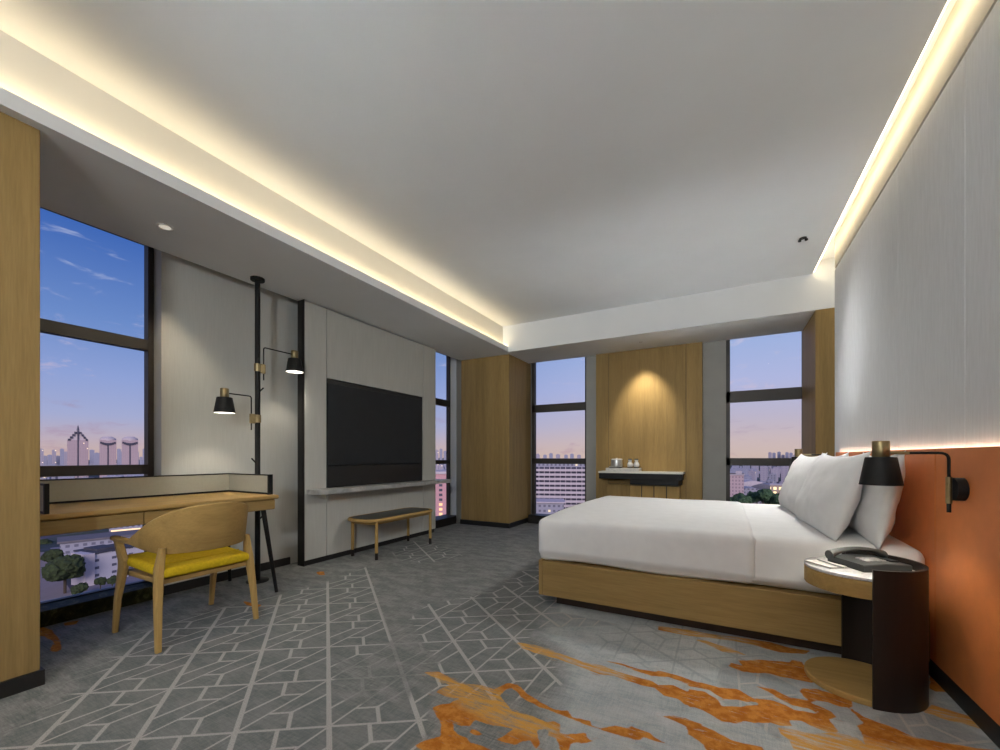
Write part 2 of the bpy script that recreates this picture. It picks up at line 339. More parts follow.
def carpet_f(t, b):
    o = t.coord(); x, y, _ = t.xyz(o)
    O = (-1.063, 1.28); a = (.2825, .195); bb = (-.2825, .225); det = a[0] * bb[1] - a[1] * bb[0]
    px = t.m('SUBTRACT', x, O[0]); py = t.m('SUBTRACT', y, O[1])
    s_ = t.m('DIVIDE', t.m('SUBTRACT', t.m('MULTIPLY', px, bb[1]), t.m('MULTIPLY', py, bb[0])), det)
    t_ = t.m('DIVIDE', t.m('SUBTRACT', t.m('MULTIPLY', py, a[0]), t.m('MULTIPLY', px, a[1])), det)
    s_ = t.m('FLOORED_MODULO', s_, 1.0) if False else t.m('SUBTRACT', s_, t.m('FLOOR', s_))
    t_ = t.m('SUBTRACT', t_, t.m('FLOOR', t_))
    up = t.m('GREATER_THAN', t_, s_); k = t.m('SUBTRACT', 1.0, t.m('MULTIPLY', up, 2.0))
    s_ = t.m('ADD', up, t.m('MULTIPLY', k, s_)); t_ = t.m('ADD', up, t.m('MULTIPLY', k, t_))
    la, lb, ld = math.hypot(*a), math.hypot(*bb), math.hypot(a[0] + bb[0], a[1] + bb[1])
    def line(d, h): return t.m('SUBTRACT', 1.0, t.sm(d, h - .002, h + .0022))
    L = [line(t.m('MULTIPLY', t_, det / la), .0062), line(t.m('MULTIPLY', t.m('SUBTRACT', 1.0, s_), det / lb), .0098),
         line(t.m('MULTIPLY', t.m('SUBTRACT', s_, t_), det / ld), .0048)]
    qx = t.m('ADD', t.m('MULTIPLY', s_, a[0]), t.m('MULTIPLY', t_, bb[0])); qy = t.m('ADD', t.m('MULTIPLY', s_, a[1]), t.m('MULTIPLY', t_, bb[1]))
    W2 = lambda s0, t0: (s0 * a[0] + t0 * bb[0], s0 * a[1] + t0 * bb[1])
    def seg(p, q, h):
        p, q = W2(*p), W2(*q); e = (q[0] - p[0], q[1] - p[1]); l2 = e[0] ** 2 + e[1] ** 2
        ux, uy = t.m('SUBTRACT', qx, p[0]), t.m('SUBTRACT', qy, p[1])
        tt = t.m('DIVIDE', t.m('ADD', t.m('MULTIPLY', ux, e[0]), t.m('MULTIPLY', uy, e[1])), l2, clamp=True)
        dx = t.m('SUBTRACT', ux, t.m('MULTIPLY', tt, e[0])); dy = t.m('SUBTRACT', uy, t.m('MULTIPLY', tt, e[1]))
        return line(t.m('SQRT', t.m('ADD', t.m('MULTIPLY', dx, dx), t.m('MULTIPLY', dy, dy))), h)
    L += [seg((1, .67), (.57, .31), .0058), seg((.57, .31), (.555, 0), .008), seg((.57, .31), (.31, .31), .0056)]
    ln = L[0]
    for q in L[1:]: ln = t.m('MAXIMUM', ln, q)
    def at(n):
        q = t.n.new('ShaderNodeAttribute'); q.attribute_name = n; return q.outputs['Fac']
    n_f = t.noise(t.mapping(o, (1, 1, 1)), 260, 2, .7); n_s = t.noise(t.mapping(o, (60, 7, 1), (0, 0, math.radians(35))), 2.0, 5, .7)
    n_s2 = t.noise(t.mapping(o, (7, 60, 1), (0, 0, math.radians(35))), 2.0, 5, .7)
    n_h = t.noise(t.mapping(o, (1.6, 11, 1), (0, 0, math.radians(24))), 5.5, 7, .72)
    n_b = t.noise(o, 1.8, 5, .6, .4); n_e = t.noise(o, 22, 5, .65); n_st = t.noise(t.mapping(o, (2.2, 14, 1), (0, 0, math.radians(24))), 4, 6, .7)
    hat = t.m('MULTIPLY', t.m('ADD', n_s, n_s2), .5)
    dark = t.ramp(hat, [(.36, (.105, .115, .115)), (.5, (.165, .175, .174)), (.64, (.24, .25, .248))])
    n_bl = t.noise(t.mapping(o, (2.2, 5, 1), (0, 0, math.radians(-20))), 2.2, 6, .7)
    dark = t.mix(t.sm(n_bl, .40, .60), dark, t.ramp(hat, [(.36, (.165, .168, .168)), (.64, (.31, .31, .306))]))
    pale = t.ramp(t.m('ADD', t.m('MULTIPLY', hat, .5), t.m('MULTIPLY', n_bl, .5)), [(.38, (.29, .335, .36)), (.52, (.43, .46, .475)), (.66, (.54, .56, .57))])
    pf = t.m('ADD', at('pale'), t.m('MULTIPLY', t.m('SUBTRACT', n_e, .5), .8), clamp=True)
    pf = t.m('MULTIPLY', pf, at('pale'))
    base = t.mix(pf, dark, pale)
    base = t.mix(t.m('MULTIPLY', at('lattice'), .35), base, (.12, .14, .142, 1))
    lf = t.m('MULTIPLY', ln, t.m('MULTIPLY', at('lattice'), t.sm(n_f, .15, .55)))
    base = t.mix(t.m('MULTIPLY', lf, .92), base, (.44, .425, .415, 1))
    base = t.mix(t.m('MULTIPLY', t.m('MULTIPLY', ln, at('ghost')), .7), base, (.27, .30, .31, 1))
    sd = t.m('ADD', at('tuft'), t.m('ADD', t.m('MULTIPLY', t.m('SUBTRACT', n_e, .5), .016), t.m('MULTIPLY', t.m('SUBTRACT', n_st, .5), .012)))
    of = t.sm(sd, -.003, .003)
    gold_thin = t.m('SUBTRACT', 1.0, t.m('MULTIPLY', at('gold'), t.m('MULTIPLY', t.sm(n_st, .44, .62), .75)))
    of = t.m('MULTIPLY', of, t.m('MAXIMUM', gold_thin, .25))
    of = t.m('MULTIPLY', of, t.m('SUBTRACT', 1.0, t.m('MULTIPLY', t.sm(n_h, .585, .64), .75)))
    of = t.m('MAXIMUM', of, t.m('MULTIPLY', t.m('MULTIPLY', t.sm(n_h, .60, .65), t.sm(at('tuft'), -.06, -.01)), .6))
    rust = t.mix(t.sm(n_e, .40, .62), (.37, .125, .018, 1), (.52, .215, .04, 1))
    oc = t.mix(t.m('MULTIPLY', at('gold'), .85), rust, t.mix(n_st, (.52, .27, .055, 1), (.66, .38, .10, 1)))
    base = t.mix(of, base, oc)
    base = t.mix(.5, base, t.ramp(n_f, [(.3, (.72, .72, .72)), (.7, (1.25, 1.25, 1.25))]), 'MULTIPLY')
    t.l.new(base, b.inputs['Base Color']); bump(t, b, n_f, .35, .003)
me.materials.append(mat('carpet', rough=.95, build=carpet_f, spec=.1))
# slab under the carpet
struct('trim_1', MB().box(-3.99, 1.3, -2.7, 6.3, -.25, -.012), mat('slab', (.3, .3, .3), .9, build=tint((.3, .3, .3), .05)))
# ------------------------------------------------------------------ room shell
XL, XG, YB = -3.72, -3.87, 6.03
SOF, CEI, XS, YS = 2.55, 2.925, -2.70, 5.226
# left wall: three stretches of wall round two windows, running up into the curtain pocket
wl = MB().box(-3.89, XL, 1.50, 4.75, -.01, 2.80).box(-3.89, XL, 5.40, 6.10, -.01, 2.80).box(-3.98, XL, -2.6, -.6, -.01, 2.80)
wl.box(-3.98, XL, -.6, 1.5, 2.70, 2.80).box(-3.98, XL, 4.75, 5.40, 2.70, 2.80)
struct('wall_left', wl, fabric)
struct('baseboard_left', MB().box(XL + .001, XL + .014, 1.50, 2.54, 0, .07), blackp)
def window_left(name, y0, y1, zt, trans, edge0, edge1):
    f = MB()
    f.box(XG - .03, XG + .035, y0, y0 + edge0, .10, zt); f.box(XG - .03, XG + .035, y1 - edge1, y1, .10, zt)
    f.box(XG - .03, XG + .035, y0, y1, zt - .03, zt)
    for a, c in trans: f.box(XG - .028, XG + .033, y0, y1, a, c)
    f.box(XG - .03, XG + .020, y0, y1, .099, .104)
    w_ = struct(name, f, frame_m)
    struct('glass_pane', MB().box(XG - .012, XG - .006, y0 + edge0, y1 - edge1, .11, zt - .03), glass, w_)
    return w_
window_left('window_1', -.60, 1.498, 2.698, [(1.855, 1.936), (.918, .989)], .06, .036)
window_left('window_2', 4.752, 5.398, 2.698, [(1.845, 1.942), (.933, .994)], .04, .022)
struct('trim_2', MB().box(-3.93, -3.668, -.598, 1.498, 0, .098, .006), dmarble)
struct('trim_3', MB().box(-3.93, -3.722, 4.752, 5.398, 0, .118, .004).box(-3.722, -3.668, 4.752, 5.32, 0, .118, .004), blackp)
# back wall
wb = MB()
for a, c, q in ((-3.98, -2.70, .088), (-1.80, .04, 0), (.86, 1.2, 0)): wb.box(a, c, YB + q, YB + .10, -.01, 2.80)
for a, c in ((-2.70, -1.80), (.04, .86)): wb.box(a, c, YB, YB + .10, 2.66, 2.80)
struct('wall_back', wb, reveal)
def window_back(name, x0, x1, zt, trans, e0, e1, sill):
    f = MB(); y0, y1 = YB + .005, YB + .07
    f.box(x0, x0 + e0, y0, y1, sill, zt).box(x1 - e1, x1, y0, y1, sill, zt)
    for a, c in trans: f.box(x0, x1, y0, y1, a, c)
    w_ = struct(name, f, frame_m)
    struct('glass_pane', MB().box(x0 + e0, x1 - e1, y0 + .03, y0 + .036, sill, zt), glass, w_)
window_back('window_3', -2.70, -1.80, 2.66, [(1.755, 1.872), (.935, 1.02)], .055, .02, .13)
window_back('window_4', .04, .86, 2.66, [(1.745, 1.884), (.935, 1.03)], .045, .02, .13)
struct('trim_4', MB().box(-2.70, -1.80, 5.90, YB + .10, 0, .129, .004), blackp)
struct('trim_5', MB().box(.04, .86, 5.98, YB + .10, 0, .129, .004), blackp)
# side and rear walls
struct('wall_right', MB().box(1.02, 1.2, -2.6, YB + .2, -.01, 3.1), ceil_m)
struct('wall_rear', MB().box(-3.95, 1.2, -2.75, -2.6, -.01, 3.1), fabric)
# ceiling
cm_ = MB().box(-2.80, .815, -2.6, YS, CEI, CEI + .125)
struct('ceiling', cm_, ceil_m)
struct('trim_6', MB().box(-3.60, 1.02, YS, YB - .0, SOF, 3.05).box(-2.70, -1.80, YB, YB + .004, SOF, 2.80).box(.04, .86, YB, YB + .004, SOF, 2.80), ceil_m)                      # dropped soffit along the windows
so = MB().box(-3.60, XS, -2.6, YS, SOF, 2.590).box(XS - .014, XS, -2.6, YS, 2.590, 2.622)
struct('trim_7', so, ceil_m)
struct('trim_10', MB().box(-3.60, -2.79, -2.6, YS, 2.5905, 3.05), mat('cove_paint', (.80, .78, .72), .9, build=tint((.80, .78, .72), .02, nscale=2), spec=.1))                                                                   # dropped soffit and light cove on the left
struct('trim_8', MB().box(-3.95, -3.60, -2.6, YB, 2.80, 3.05), ceil_m)
struct('trim_9', MB().box(.815, 1.02, -2.6, YS, 3.05, 3.10).box(-2.8, .815, -2.6, YS, 3.055, 3.10), ceil_m)
def led(name, mb, m, label): return tag(obj(name, mb, m), label, 'light strip')
led('led_strip', MB().box(-2.742, -2.7155, -2.55, YS - .03, 2.5905, 2.602), ledm, 'warm glowing light strip in the cove along the left soffit')
led('led_strip', MB().box(.8162, .8205, -2.55, YS - .03, 2.928, 2.952), ledr, 'warm glowing light strip in the ceiling slot above the pale bed wall')
# ------------------------------------------------------------------ wood columns and panels
def column(name, x0, x1, y0, y1, label, m=oak_z):
    t = thing(name, label, 'column', ((x0 + x1) / 2, (y0 + y1) / 2, 0))
    obj('veneer_cladding', MB().box(x0, x1, y0, y1, .07, SOF - .001, .002, 1), m, t)
    obj('skirting', MB().box(x0 - (.0 if x0 < -3.7 else .012), x1 + .012, y0 - .012, y1 + (.012 if y1 < 5 else 0), 0.0005, .07), blackp, t)
    return t
column('wood_column', -3.585, -2.745, 5.335, YB + .086, 'tall square oak column in the far left corner between two windows')
column('wood_column', -2.985, -2.755, -.45, .648, 'oak clad column at the left edge of the photo beside the desk')
t = thing('wood_pier', 'narrow oak clad pier between the bed headboard and the right window', 'column', (.93, 5.62, 0))
obj('veneer_cladding', MB().box(.836, 1.018, YS + .001, YB - .002, 0.0005, SOF - .001, .002, 1), oak_z, t)
t = thing('oak_panelling', 'oak wall panelling lit by a spotlight above the minibar shelf', 'wall panel', (-.93, 6.0, 0))
for a, c in ((-1.634, -1.453), (-1.449, -.428), (-.424, -.231)):
    obj('panel_board', MB().box(a, c, 5.968, 6.028, 0.0005, SOF - .001, .001, 1), oak_z, t)
obj('shadow_gap', MB().box(-1.46, -.42, 5.975, 6.029, 0.0005, SOF - .002), blackp, t)
# ------------------------------------------------------------------ bed wall
t = thing('wall_panel', 'tall pale grey fabric wall panelling above the orange headboard', 'wall panel', (.95, 1.1, 1.0))
edges = [-2.55, -.9, .35, 1.26, 1.735, 2.66, 3.68, 4.75]
cuts = [2.0, 2.93]
def ywall(u, X): a = (u - 500) / FPX; return (CY + a * SY) * X / (-SY + a * CY)
seams = sorted([-2.55, -1.2, .1, ywall(965, .9), ywall(898, .9), 4.75] + [ywall(1060, .9)])
for a, c in zip(seams, seams[1:]):
    obj('fabric_panel', MB().box(.90, .985, a + .0025, c - .0025, 1.03, 2.748), pale_fab, t)
obj('backing_board', MB().box(.915, 1.018, -2.55, 4.748, .0005, 2.765), blackp, t)
struct('wall_upper_right', MB().box(.902, 1.018, -2.6, 4.75, 2.770, 3.049), mat('cream_paint', (.52, .50, .45), .9, build=tint((.52, .50, .45), .02, nscale=2), spec=.1))
t = thing('headboard', 'long orange leather headboard panelling behind the bed', 'headboard', (.93, 2, 0))
ss = [-2.55, -.6, ywall(1070, .87), 2.645, 4.56]
for a, c in zip(ss, ss[1:]):
    obj('leather_panel', MB().box(.87, .881, a + .0015, c - .0015, .085, 1.087, .003, 2), orange_l, t)
obj('backing_board', MB().box(.8815, .8995, -2.55, 4.557, 0.0005, 1.03), blackp, t)
obj('skirting', MB().box(.874, .886, -2.55, 4.557, 0.0005, .083), blackp, t)
# the headboard strip sits in a slot between leather and fabric
led('led_strip', MB().box(.8835, .8975, -2.5, 4.54, 1.068, 1.074), ledh, 'warm light strip on top of the orange headboard')
# ------------------------------------------------------------------ television wall
t = thing('television_wall', 'grey panelled television wall with black edges and thin seams', 'wall panel', (-3.6, 3.55, 0))
obj('black_carcass', MB().box(XL + .001, -3.60, 2.66, 4.568, 0.0005, SOF - .001).box(-3.60, -3.53, 2.543, 4.568, 0.0005, SOF - .001).box(-3.53, -3.515, 2.543, 4.568, 0.0005, .69).box(-3.53, -3.515, 2.543, 4.568, 1.84, SOF - .012)
    .box(-3.53, -3.515, 2.543, 2.79, .69, 1.84).box(-3.53, -3.515, 4.30, 4.568, .69, 1.84).box(-3.53, -3.502, 2.543, 2.5465, 0.0005, SOF - .001), blackp, t)
for a, c, z0, z1 in ((2.547, 2.787, .055, 2.535), (4.303, 4.568, .055, 2.535), (2.793, 4.297, 1.84, 2.535), (2.793, 4.297, .055, .688)):
    obj('panel_board', MB().box(-3.515, -3.495, a, c, z0, z1, .0015, 1), panelm, t)
t = thing('television', 'large flat black television set into the grey panelled wall', 'television', (-3.51, 3.54, .735))
obj('frame', MB().box(-3.529, -3.508, 2.796, 4.294, .735, 1.836, .002, 1), tvd, t)
obj('screen', MB().box(-3.508, -3.492, 2.80, 4.255, .962, 1.792, .003, 2), tvm, t)
obj('speaker_bar', MB().box(-3.508, -3.497, 2.80, 4.255, .742, .955, .002, 1), tvd, t)
# marble ledge
arc = lambda cx, cy, r, a0, a1, n=10: [(cx + r * math.cos(math.radians(a0 + (a1 - a0) * i / n)), cy + r * math.sin(math.radians(a0 + (a1 - a0) * i / n))) for i in range(n + 1)]
poly = [(-3.494, 2.56)] + arc(-3.40, 2.66, .10, -90, 0) + [(-3.30, 4.665), (-3.494, 4.665)]
tag(obj('marble_ledge', MB().prism(poly, .690, .7335), gmarble), 'long grey marble ledge with a rounded corner below the television', 'shelf')
# ------------------------------------------------------------------ bench
t = thing('bench', 'low wooden bench with black leather top beneath the marble ledge', 'bench', (-3.27, 3.49, 0))
bx0, bx1, by0, by1, bz = -3.465, -3.075, 2.985, 4.005, .395
def rrect(x0, x1, y0, y1, r, n=6):
    return arc(x1 - r, y1 - r, r, 0, 90, n) + arc(x0 + r, y1 - r, r, 90, 180, n) + arc(x0 + r, y0 + r, r, 180, 270, n) + arc(x1 - r, y0 + r, r, 270, 360, n)
op = rrect(bx0, bx1, by0, by1, .11, 3); c_ = [(x, y, bz) for x, y in op]
fr = MB().tube(c_ + [c_[0], c_[1]], .019, 12, False)
obj('frame_rail', fr, oakl_y, t, smooth=0)
obj('leather_top', MB().prism(rrect(bx0 + .022, bx1 - .022, by0 + .022, by1 - .022, .095, 3), bz - .012, bz + .018), leather, t)
obj('apron', MB().box(bx0 + .03, bx1 - .03, by0 + .06, by1 - .06, bz - .045, bz - .013, .004), oakl_y, t)
for x in (bx0 + .035, bx1 - .012):
    for y in (by0 + .075, by1 - .075):
        l = obj('leg', MB().tube([(x, y, .07), (x, y, bz - .008)], .0165, 16), oakl_z, t, smooth=40)
        obj('foot_sleeve', MB().tube([(x, y, .0005), (x, y, .07)], .0168, 16), darkwood, l, smooth=40)
# ------------------------------------------------------------------ desk
t = thing('writing_desk', 'light oak writing desk with black splayed legs below the big window', 'desk', (-3.37, 1.35, 0))
dx0, dx1, dy0, dy1 = -3.70, -3.04, .42, 1.99
obj('desk_top', MB().box(dx0, dx1, dy0, dy1, .722, .752, .008, 3), oakl_y, t, smooth=30)
ap = obj('apron', MB().box(dx0 + .03, dx1 - .03, dy0 + .02, dy1 - .02, .640, .7215, .002, 1), oak_y, t)
for a, c in ((.44, 1.142), (1.147, 1.965)):
    obj('drawer_front', MB().box(dx1 - .031, dx1 - .015, a, c, .645, .716, .001, 1), oak_y, t)
for x0, y0, x1, y1 in ((-3.10, 1.90, -3.035, 1.965), (-3.60, 1.90, -3.655, 1.955), (-3.10, .50, -3.035, .435), (-3.60, .50, -3.655, .445)):
    obj('leg', MB().tube([(x0, y0, .641), (x1, y1, .0008)], [.018, .0125], 16), black, t, smooth=40)
t = thing('desk_screen', 'low three-sided screen of olive grey fabric standing on the desk', 'desk screen', (-3.6, 1.35, .753))
sp = obj('screen_panel', MB().box(-3.695, -3.68, .735, 1.975, .765, .90).box(-3.68, -3.12, 1.960, 1.975, .765, .90).box(-3.68, -3.075, .735, .750, .765, .90), screen_f, t)
obj('frame', MB().box(-3.697, -3.678, .733, 1.977, .90, .908).box(-3.68, -3.12, 1.958, 1.977, .90, .908).box(-3.68, -3.075, .733, .752, .90, .908)
    .box(-3.697, -3.676, .733, 1.977, .753, .766).box(-3.68, -3.12, 1.956, 1.977, .753, .766).box(-3.68, -3.075, .733, .754, .753, .766)
    .box(-3.12, -3.105, 1.945, 1.980, .753, .910).box(-3.075, -3.058, .733, .752, .753, .910), black, t)
# ------------------------------------------------------------------ chair
t = thing('armchair', 'curved oak chair with mustard yellow seat pulled up to the desk', 'chair', (-2.92, 1.32, 0))
ccy = 1.318
def back_pt(th):     # plan curve of the shell, th in degrees, 0 = middle of the back
    if abs(th) <= 90:
        a = math.radians(th); return (-2.915 + .30 * math.cos(a) ** .8, ccy + .262 * math.sin(a))
    e = (abs(th) - 90) / 40; return (-2.915 - .30 * e, ccy + math.copysign(.262 - .004 * e, th))
rings = []
NB = 72
for i in range(NB + 1):
    th = -130 + 260 * i / NB; x, y = back_pt(th); x2, y2 = back_pt(th + .5); x1, y1 = back_pt(th - .5)
    n_ = Vector((y2 - y1, -(x2 - x1), 0)).normalized()
    k = min(1, abs(th) / 98) ** 2.3; k = k * (1.12 - .12 * k)
    zt = .782 - .207 * k; zb = .510 + .038 * min(1, max(0, (abs(th) - 55) / 40))
    if abs(th) > 98: zt = .575; zb = .548
    h = .011 + .009 * k; lean = .035 * (1 - k)
    c0 = Vector((x, y, 0)); ring = []
    for (sx, z, l) in ((-h * .6, zb, 0), (h * .6, zb, 0), (h, zb + .006, 0), (h, zt - .006, lean), (h * .5, zt, lean), (-h * .5, zt, lean), (-h, zt - .006, lean), (-h, zb + .006, 0)):
        ring.append(c0 + n_ * (sx + l * (z - .5) / .28) + Vector((0, 0, z)))
    rings.append(ring)
obj('backrest', MB().loft(rings), oakl_y, t, smooth=45)
def leg_loft(pts):    # pts: (x, y, z, half width along x, half width along y)
    r = []
    for x, y, z, a, c in pts:
        q = .35
        r.append([(x + sx * a, y + sy * c, z) for sx, sy in ((-1, -1 + q), (-1 + q, -1), (1 - q, -1), (1, -1 + q), (1, 1 - q), (1 - q, 1), (-1 + q, 1), (-1, 1 - q))])
    return MB().loft(r)
for sg in (-1, 1):
    obj('leg', leg_loft([(-2.655, ccy + sg * .262, .0005, .013, .013), (-2.675, ccy + sg * .255, .20, .019, .016), (-2.70, ccy + sg * .243, .40, .030, .019), (-2.705, ccy + sg * .238, .44, .030, .018), (-2.700, ccy + sg * .226, .548, .020, .013)]), oakl_z, t, smooth=35)
    obj('leg', leg_loft([(-3.19, ccy + sg * .262, .0005, .013, .013), (-3.16, ccy + sg * .260, .20, .020, .015), (-3.095, ccy + sg * .256, .40, .037, .018), (-3.095, ccy + sg * .256, .44, .037, .018), (-3.155, ccy + sg * .257, .54, .022, .018), (-3.180, ccy + sg * .258, .572, .020, .018)]), oakl_z, t, smooth=35)
def seat_fn(p):
    u = (p.y - ccy) / .25; v = (p.x + 2.915) / .25; p = p + Vector((0, 0, -.022 - .014 * v))
    dz = -.012 * max(0, 1 - u * u) * max(0, 1 - v * v) if p.z > .425 else 0
    return Vector((p.x, ccy + (p.y - ccy) * (1 + .03 * (-v)), p.z + dz))
st = obj('seat', MB().rbox(-3.165, -2.668, ccy - .247, ccy + .247, .415, .470, .024, 24, 24, 6, seat_fn), yellow, t, smooth=0)
obj('piping', MB().tube([(-2.80, ccy - .235, .4395), (-2.80, ccy - .1, .4320), (-2.80, ccy + .1, .4320), (-2.80, ccy + .235, .4395)], .0035, 8), yellow, st)
obj('seat_frame', MB().box(-3.14, -2.70, ccy - .235, ccy + .235, .345, .374, .006), oakl_x, t)
# ------------------------------------------------------------------ shade lamps
def shade_parts(t, x, y, zb):      # zb = lower rim of the shade
    n = 40
    sh = MB().lathe((x, y, zb), [(.074, 0), (.054, .118), (.052, .122), (.024, .124), (.024, .120), (.050, .117), (.0715, .001)], n, close=True)
    s_ = obj('lamp_shade', sh, black, t, smooth=40)
    obj('shade_lining', MB().lathe((x, y, zb), [(.0714, .0012), (.0704, .0012), (.0485, .114), (.022, .1165), (.022, .1185), (.0498, .1165)], n, close=True), shade_in, s_, smooth=50)
    obj('bulb', MB().lathe((x, y, zb), [(.004, .010), (.022, .018), (.030, .036), (.027, .058), (.016, .078), (.014, .118)], 24), inner, s_, smooth=0)
    cap = obj('brass_cap', MB().lathe((x, y, zb + .122), [(.028, 0), (.030, .003), (.030, .068), (.028, .071), (.025, .071), (.025, .066)], 32), brass, t, smooth=40)
    l = bpy.data.lights.new('lamp_bulb_light', 'SPOT'); l.energy = LAMP_W; l.color = (1, .90, .74); l.shadow_soft_size = .03
    l.spot_size = math.radians(100); l.spot_blend = .5
    lo = bpy.data.objects.new('lamp_bulb_light', l); COL.objects.link(lo); lo.parent = t; lo.location = Vector((x, y, zb + .004)) - ROOT[t.name]
LAMP_W = 6.0
def elbow(a, corner, c, r=.02, n=6):
    a, k, c = Vector(a), Vector(corner), Vector(c); d0 = (a - k).normalized(); d1 = (c - k).normalized()
    p = [a]
    for i in range(n + 1):
        u = i / n; p.append((k + d0 * r) * (1 - u) ** 2 + k * 2 * u * (1 - u) + (k + d1 * r) * u ** 2)
    return p + [c]
PX, PY = -3.44, 2.06
t = thing('pole_lamp', 'black floor to ceiling pole lamp with two reading lights beside the desk', 'lamp', (PX, PY, 0))
obj('pole', MB().tube([(PX, PY, .012), (PX, PY, SOF - .02)], .0205, 24), black, t, smooth=40)
obj('base_plate', MB().lathe((PX, PY, .0005), [(.085, 0), (.085, .009), (.08, .012)], 36), black, t, smooth=40)
obj('ceiling_plate', MB().lathe((PX, PY, SOF - .0225), [(.052, 0), (.054, .004), (.054, .022)], 36), black, t, smooth=40)
def reading_light(yc, zb, zbr):
    za = zb + .158; sg = 1 if yc > PY else -1; yr = PY + sg * .052
    obj('clamp', MB().tube([(PX, PY, zbr), (PX, PY, zbr + .065)], .026, 24), brass, t, smooth=40)
    obj('joint', MB().box(PX - .011, PX + .011, min(PY + sg * .022, yr + sg * .012), max(PY + sg * .022, yr + sg * .012), zbr - .01, zbr + .07, .004), brass, t)
    obj('arm', MB().tube(elbow((PX, yr, zbr - .065), (PX, yr, za), (PX, yc - sg * .026, za)), .0052, 10), black, t, smooth=50)
    shade_parts(t, PX, yc, zb)
reading_light(1.80, 1.392, 1.335)
reading_light(2.40, 1.822, 1.765)
for (sg, z, dx) in ((1, 1.60, .0), (-1, 1.00, .0), (1, .52, .0)):
    obj('hook', MB().tube([(PX, PY + sg * .018, z), (PX + dx, PY + sg * .05, z + .035)], .006, 10), black, t, smooth=40)
def bed_lamp(yc, label, xs_=.612):
    t = thing('wall_lamp', label, 'wall lamp', (.868, yc, .90), 'swing arm lamps on the headboard')
    obj('wall_plate', MB().tube([(.869, yc, .915), (.838, yc, .915)], .047, 40), black, t, smooth=40)
    obj('pivot_rod', MB().tube([(.826, yc, .855), (.826, yc, .965)], .010, 20), brass, t, smooth=40)
    obj('pivot_tip', MB().tube([(.826, yc, .818), (.826, yc, .855)], .007, 16), black, t, smooth=40)
    za = .925 + .140
    obj('arm', MB().tube(elbow((.826, yc, .965), (.826, yc, za), (xs_ + .085, yc, za), .03), .0055, 12), black, t, smooth=50)
    obj('arm_sleeve', MB().tube([(xs_ + .028, yc, za), (xs_ + .092, yc, za)], .0066, 12), brass, t, smooth=40)
    shade_parts(t, xs_, yc, .925)
bed_lamp(2.385, 'black shaded brass wall lamp on the headboard above the nightstand')
bed_lamp(4.51, 'black shaded wall lamp behind the pillows on the window side', .60)
# ------------------------------------------------------------------ bed
t = thing('bed', 'wide low oak framed bed with a white sheeted mattress', 'bed', (-.12, 3.67, 0))
BY0, BY1, BX0, BX1 = 2.685, 4.66, -1.145, .866
obj('bed_base', MB().box(BX0 + .03, BX1, BY0 + .0005, BY1, .074, .312, .002, 1), oak_x, t)
obj('foot_panel', MB().box(BX0, BX0 + .029, BY0 - .002, BY1 + .002, .074, .318, .003, 2), oak_z, t)
obj('plinth', MB().box(BX0 + .10, BX1, BY0 + .09, BY1 - .09, .0005, .0735), mat('brown_plinth', (.035, .018, .010), .5, build=tint((.035, .018, .010), .2)), t)
def cloth_fn(hem, amp, x0, x1, dome):
    def f(p):
        q = p.copy()
        n1 = noise.noise(Vector((p.x * 2.2, p.y * 2.2, p.z * 2))) ; n2 = noise.noise(Vector((p.x * 6, p.y * 5 + 7, p.z * 3)))
        u = (p.x - x0) / (x1 - x0) * 2 - 1; v = (p.y - (BY0 + BY1) / 2) / ((BY1 - BY0) / 2)
        top = max(0, min(1, (p.z - .5) / .06))
        q.z += top * (dome * max(0, 1 - v ** 4) + amp * (n1 + .4 * n2))
        side = 1 - top
        if p.z < .40: q.z += hem * math.sin(p.x * 7 + .6) * (1 if p.z < .34 else .3) + hem * n2
        sgn = -1 if p.y < 3.6 else 1
        if abs(v) > .9: q.y += sgn * side * (.010 * n2 + .006 * math.sin(p.x * 9))
        if p.z < .36: q.y -= sgn * .022 * (1 if abs(v) > .9 else 0)
        return q
    return f
obj('mattress', MB().rbox(-1.10, .866, BY0 + .012, BY1 - .012, .315, .598, .055, 60, 50, 12, cloth_fn(.003, .004, -1.1, .87, .014)), linen, t, smooth=0)
d = MB().rbox(-1.155, .168, BY0 - .008, BY1 + .008, .318, .608, .040, 60, 60, 14, cloth_fn(.006, .006, -1.15, .17, .018))
tag(obj('duvet', d, linen, smooth=0), 'smooth white duvet covering the foot of the bed', 'duvet')
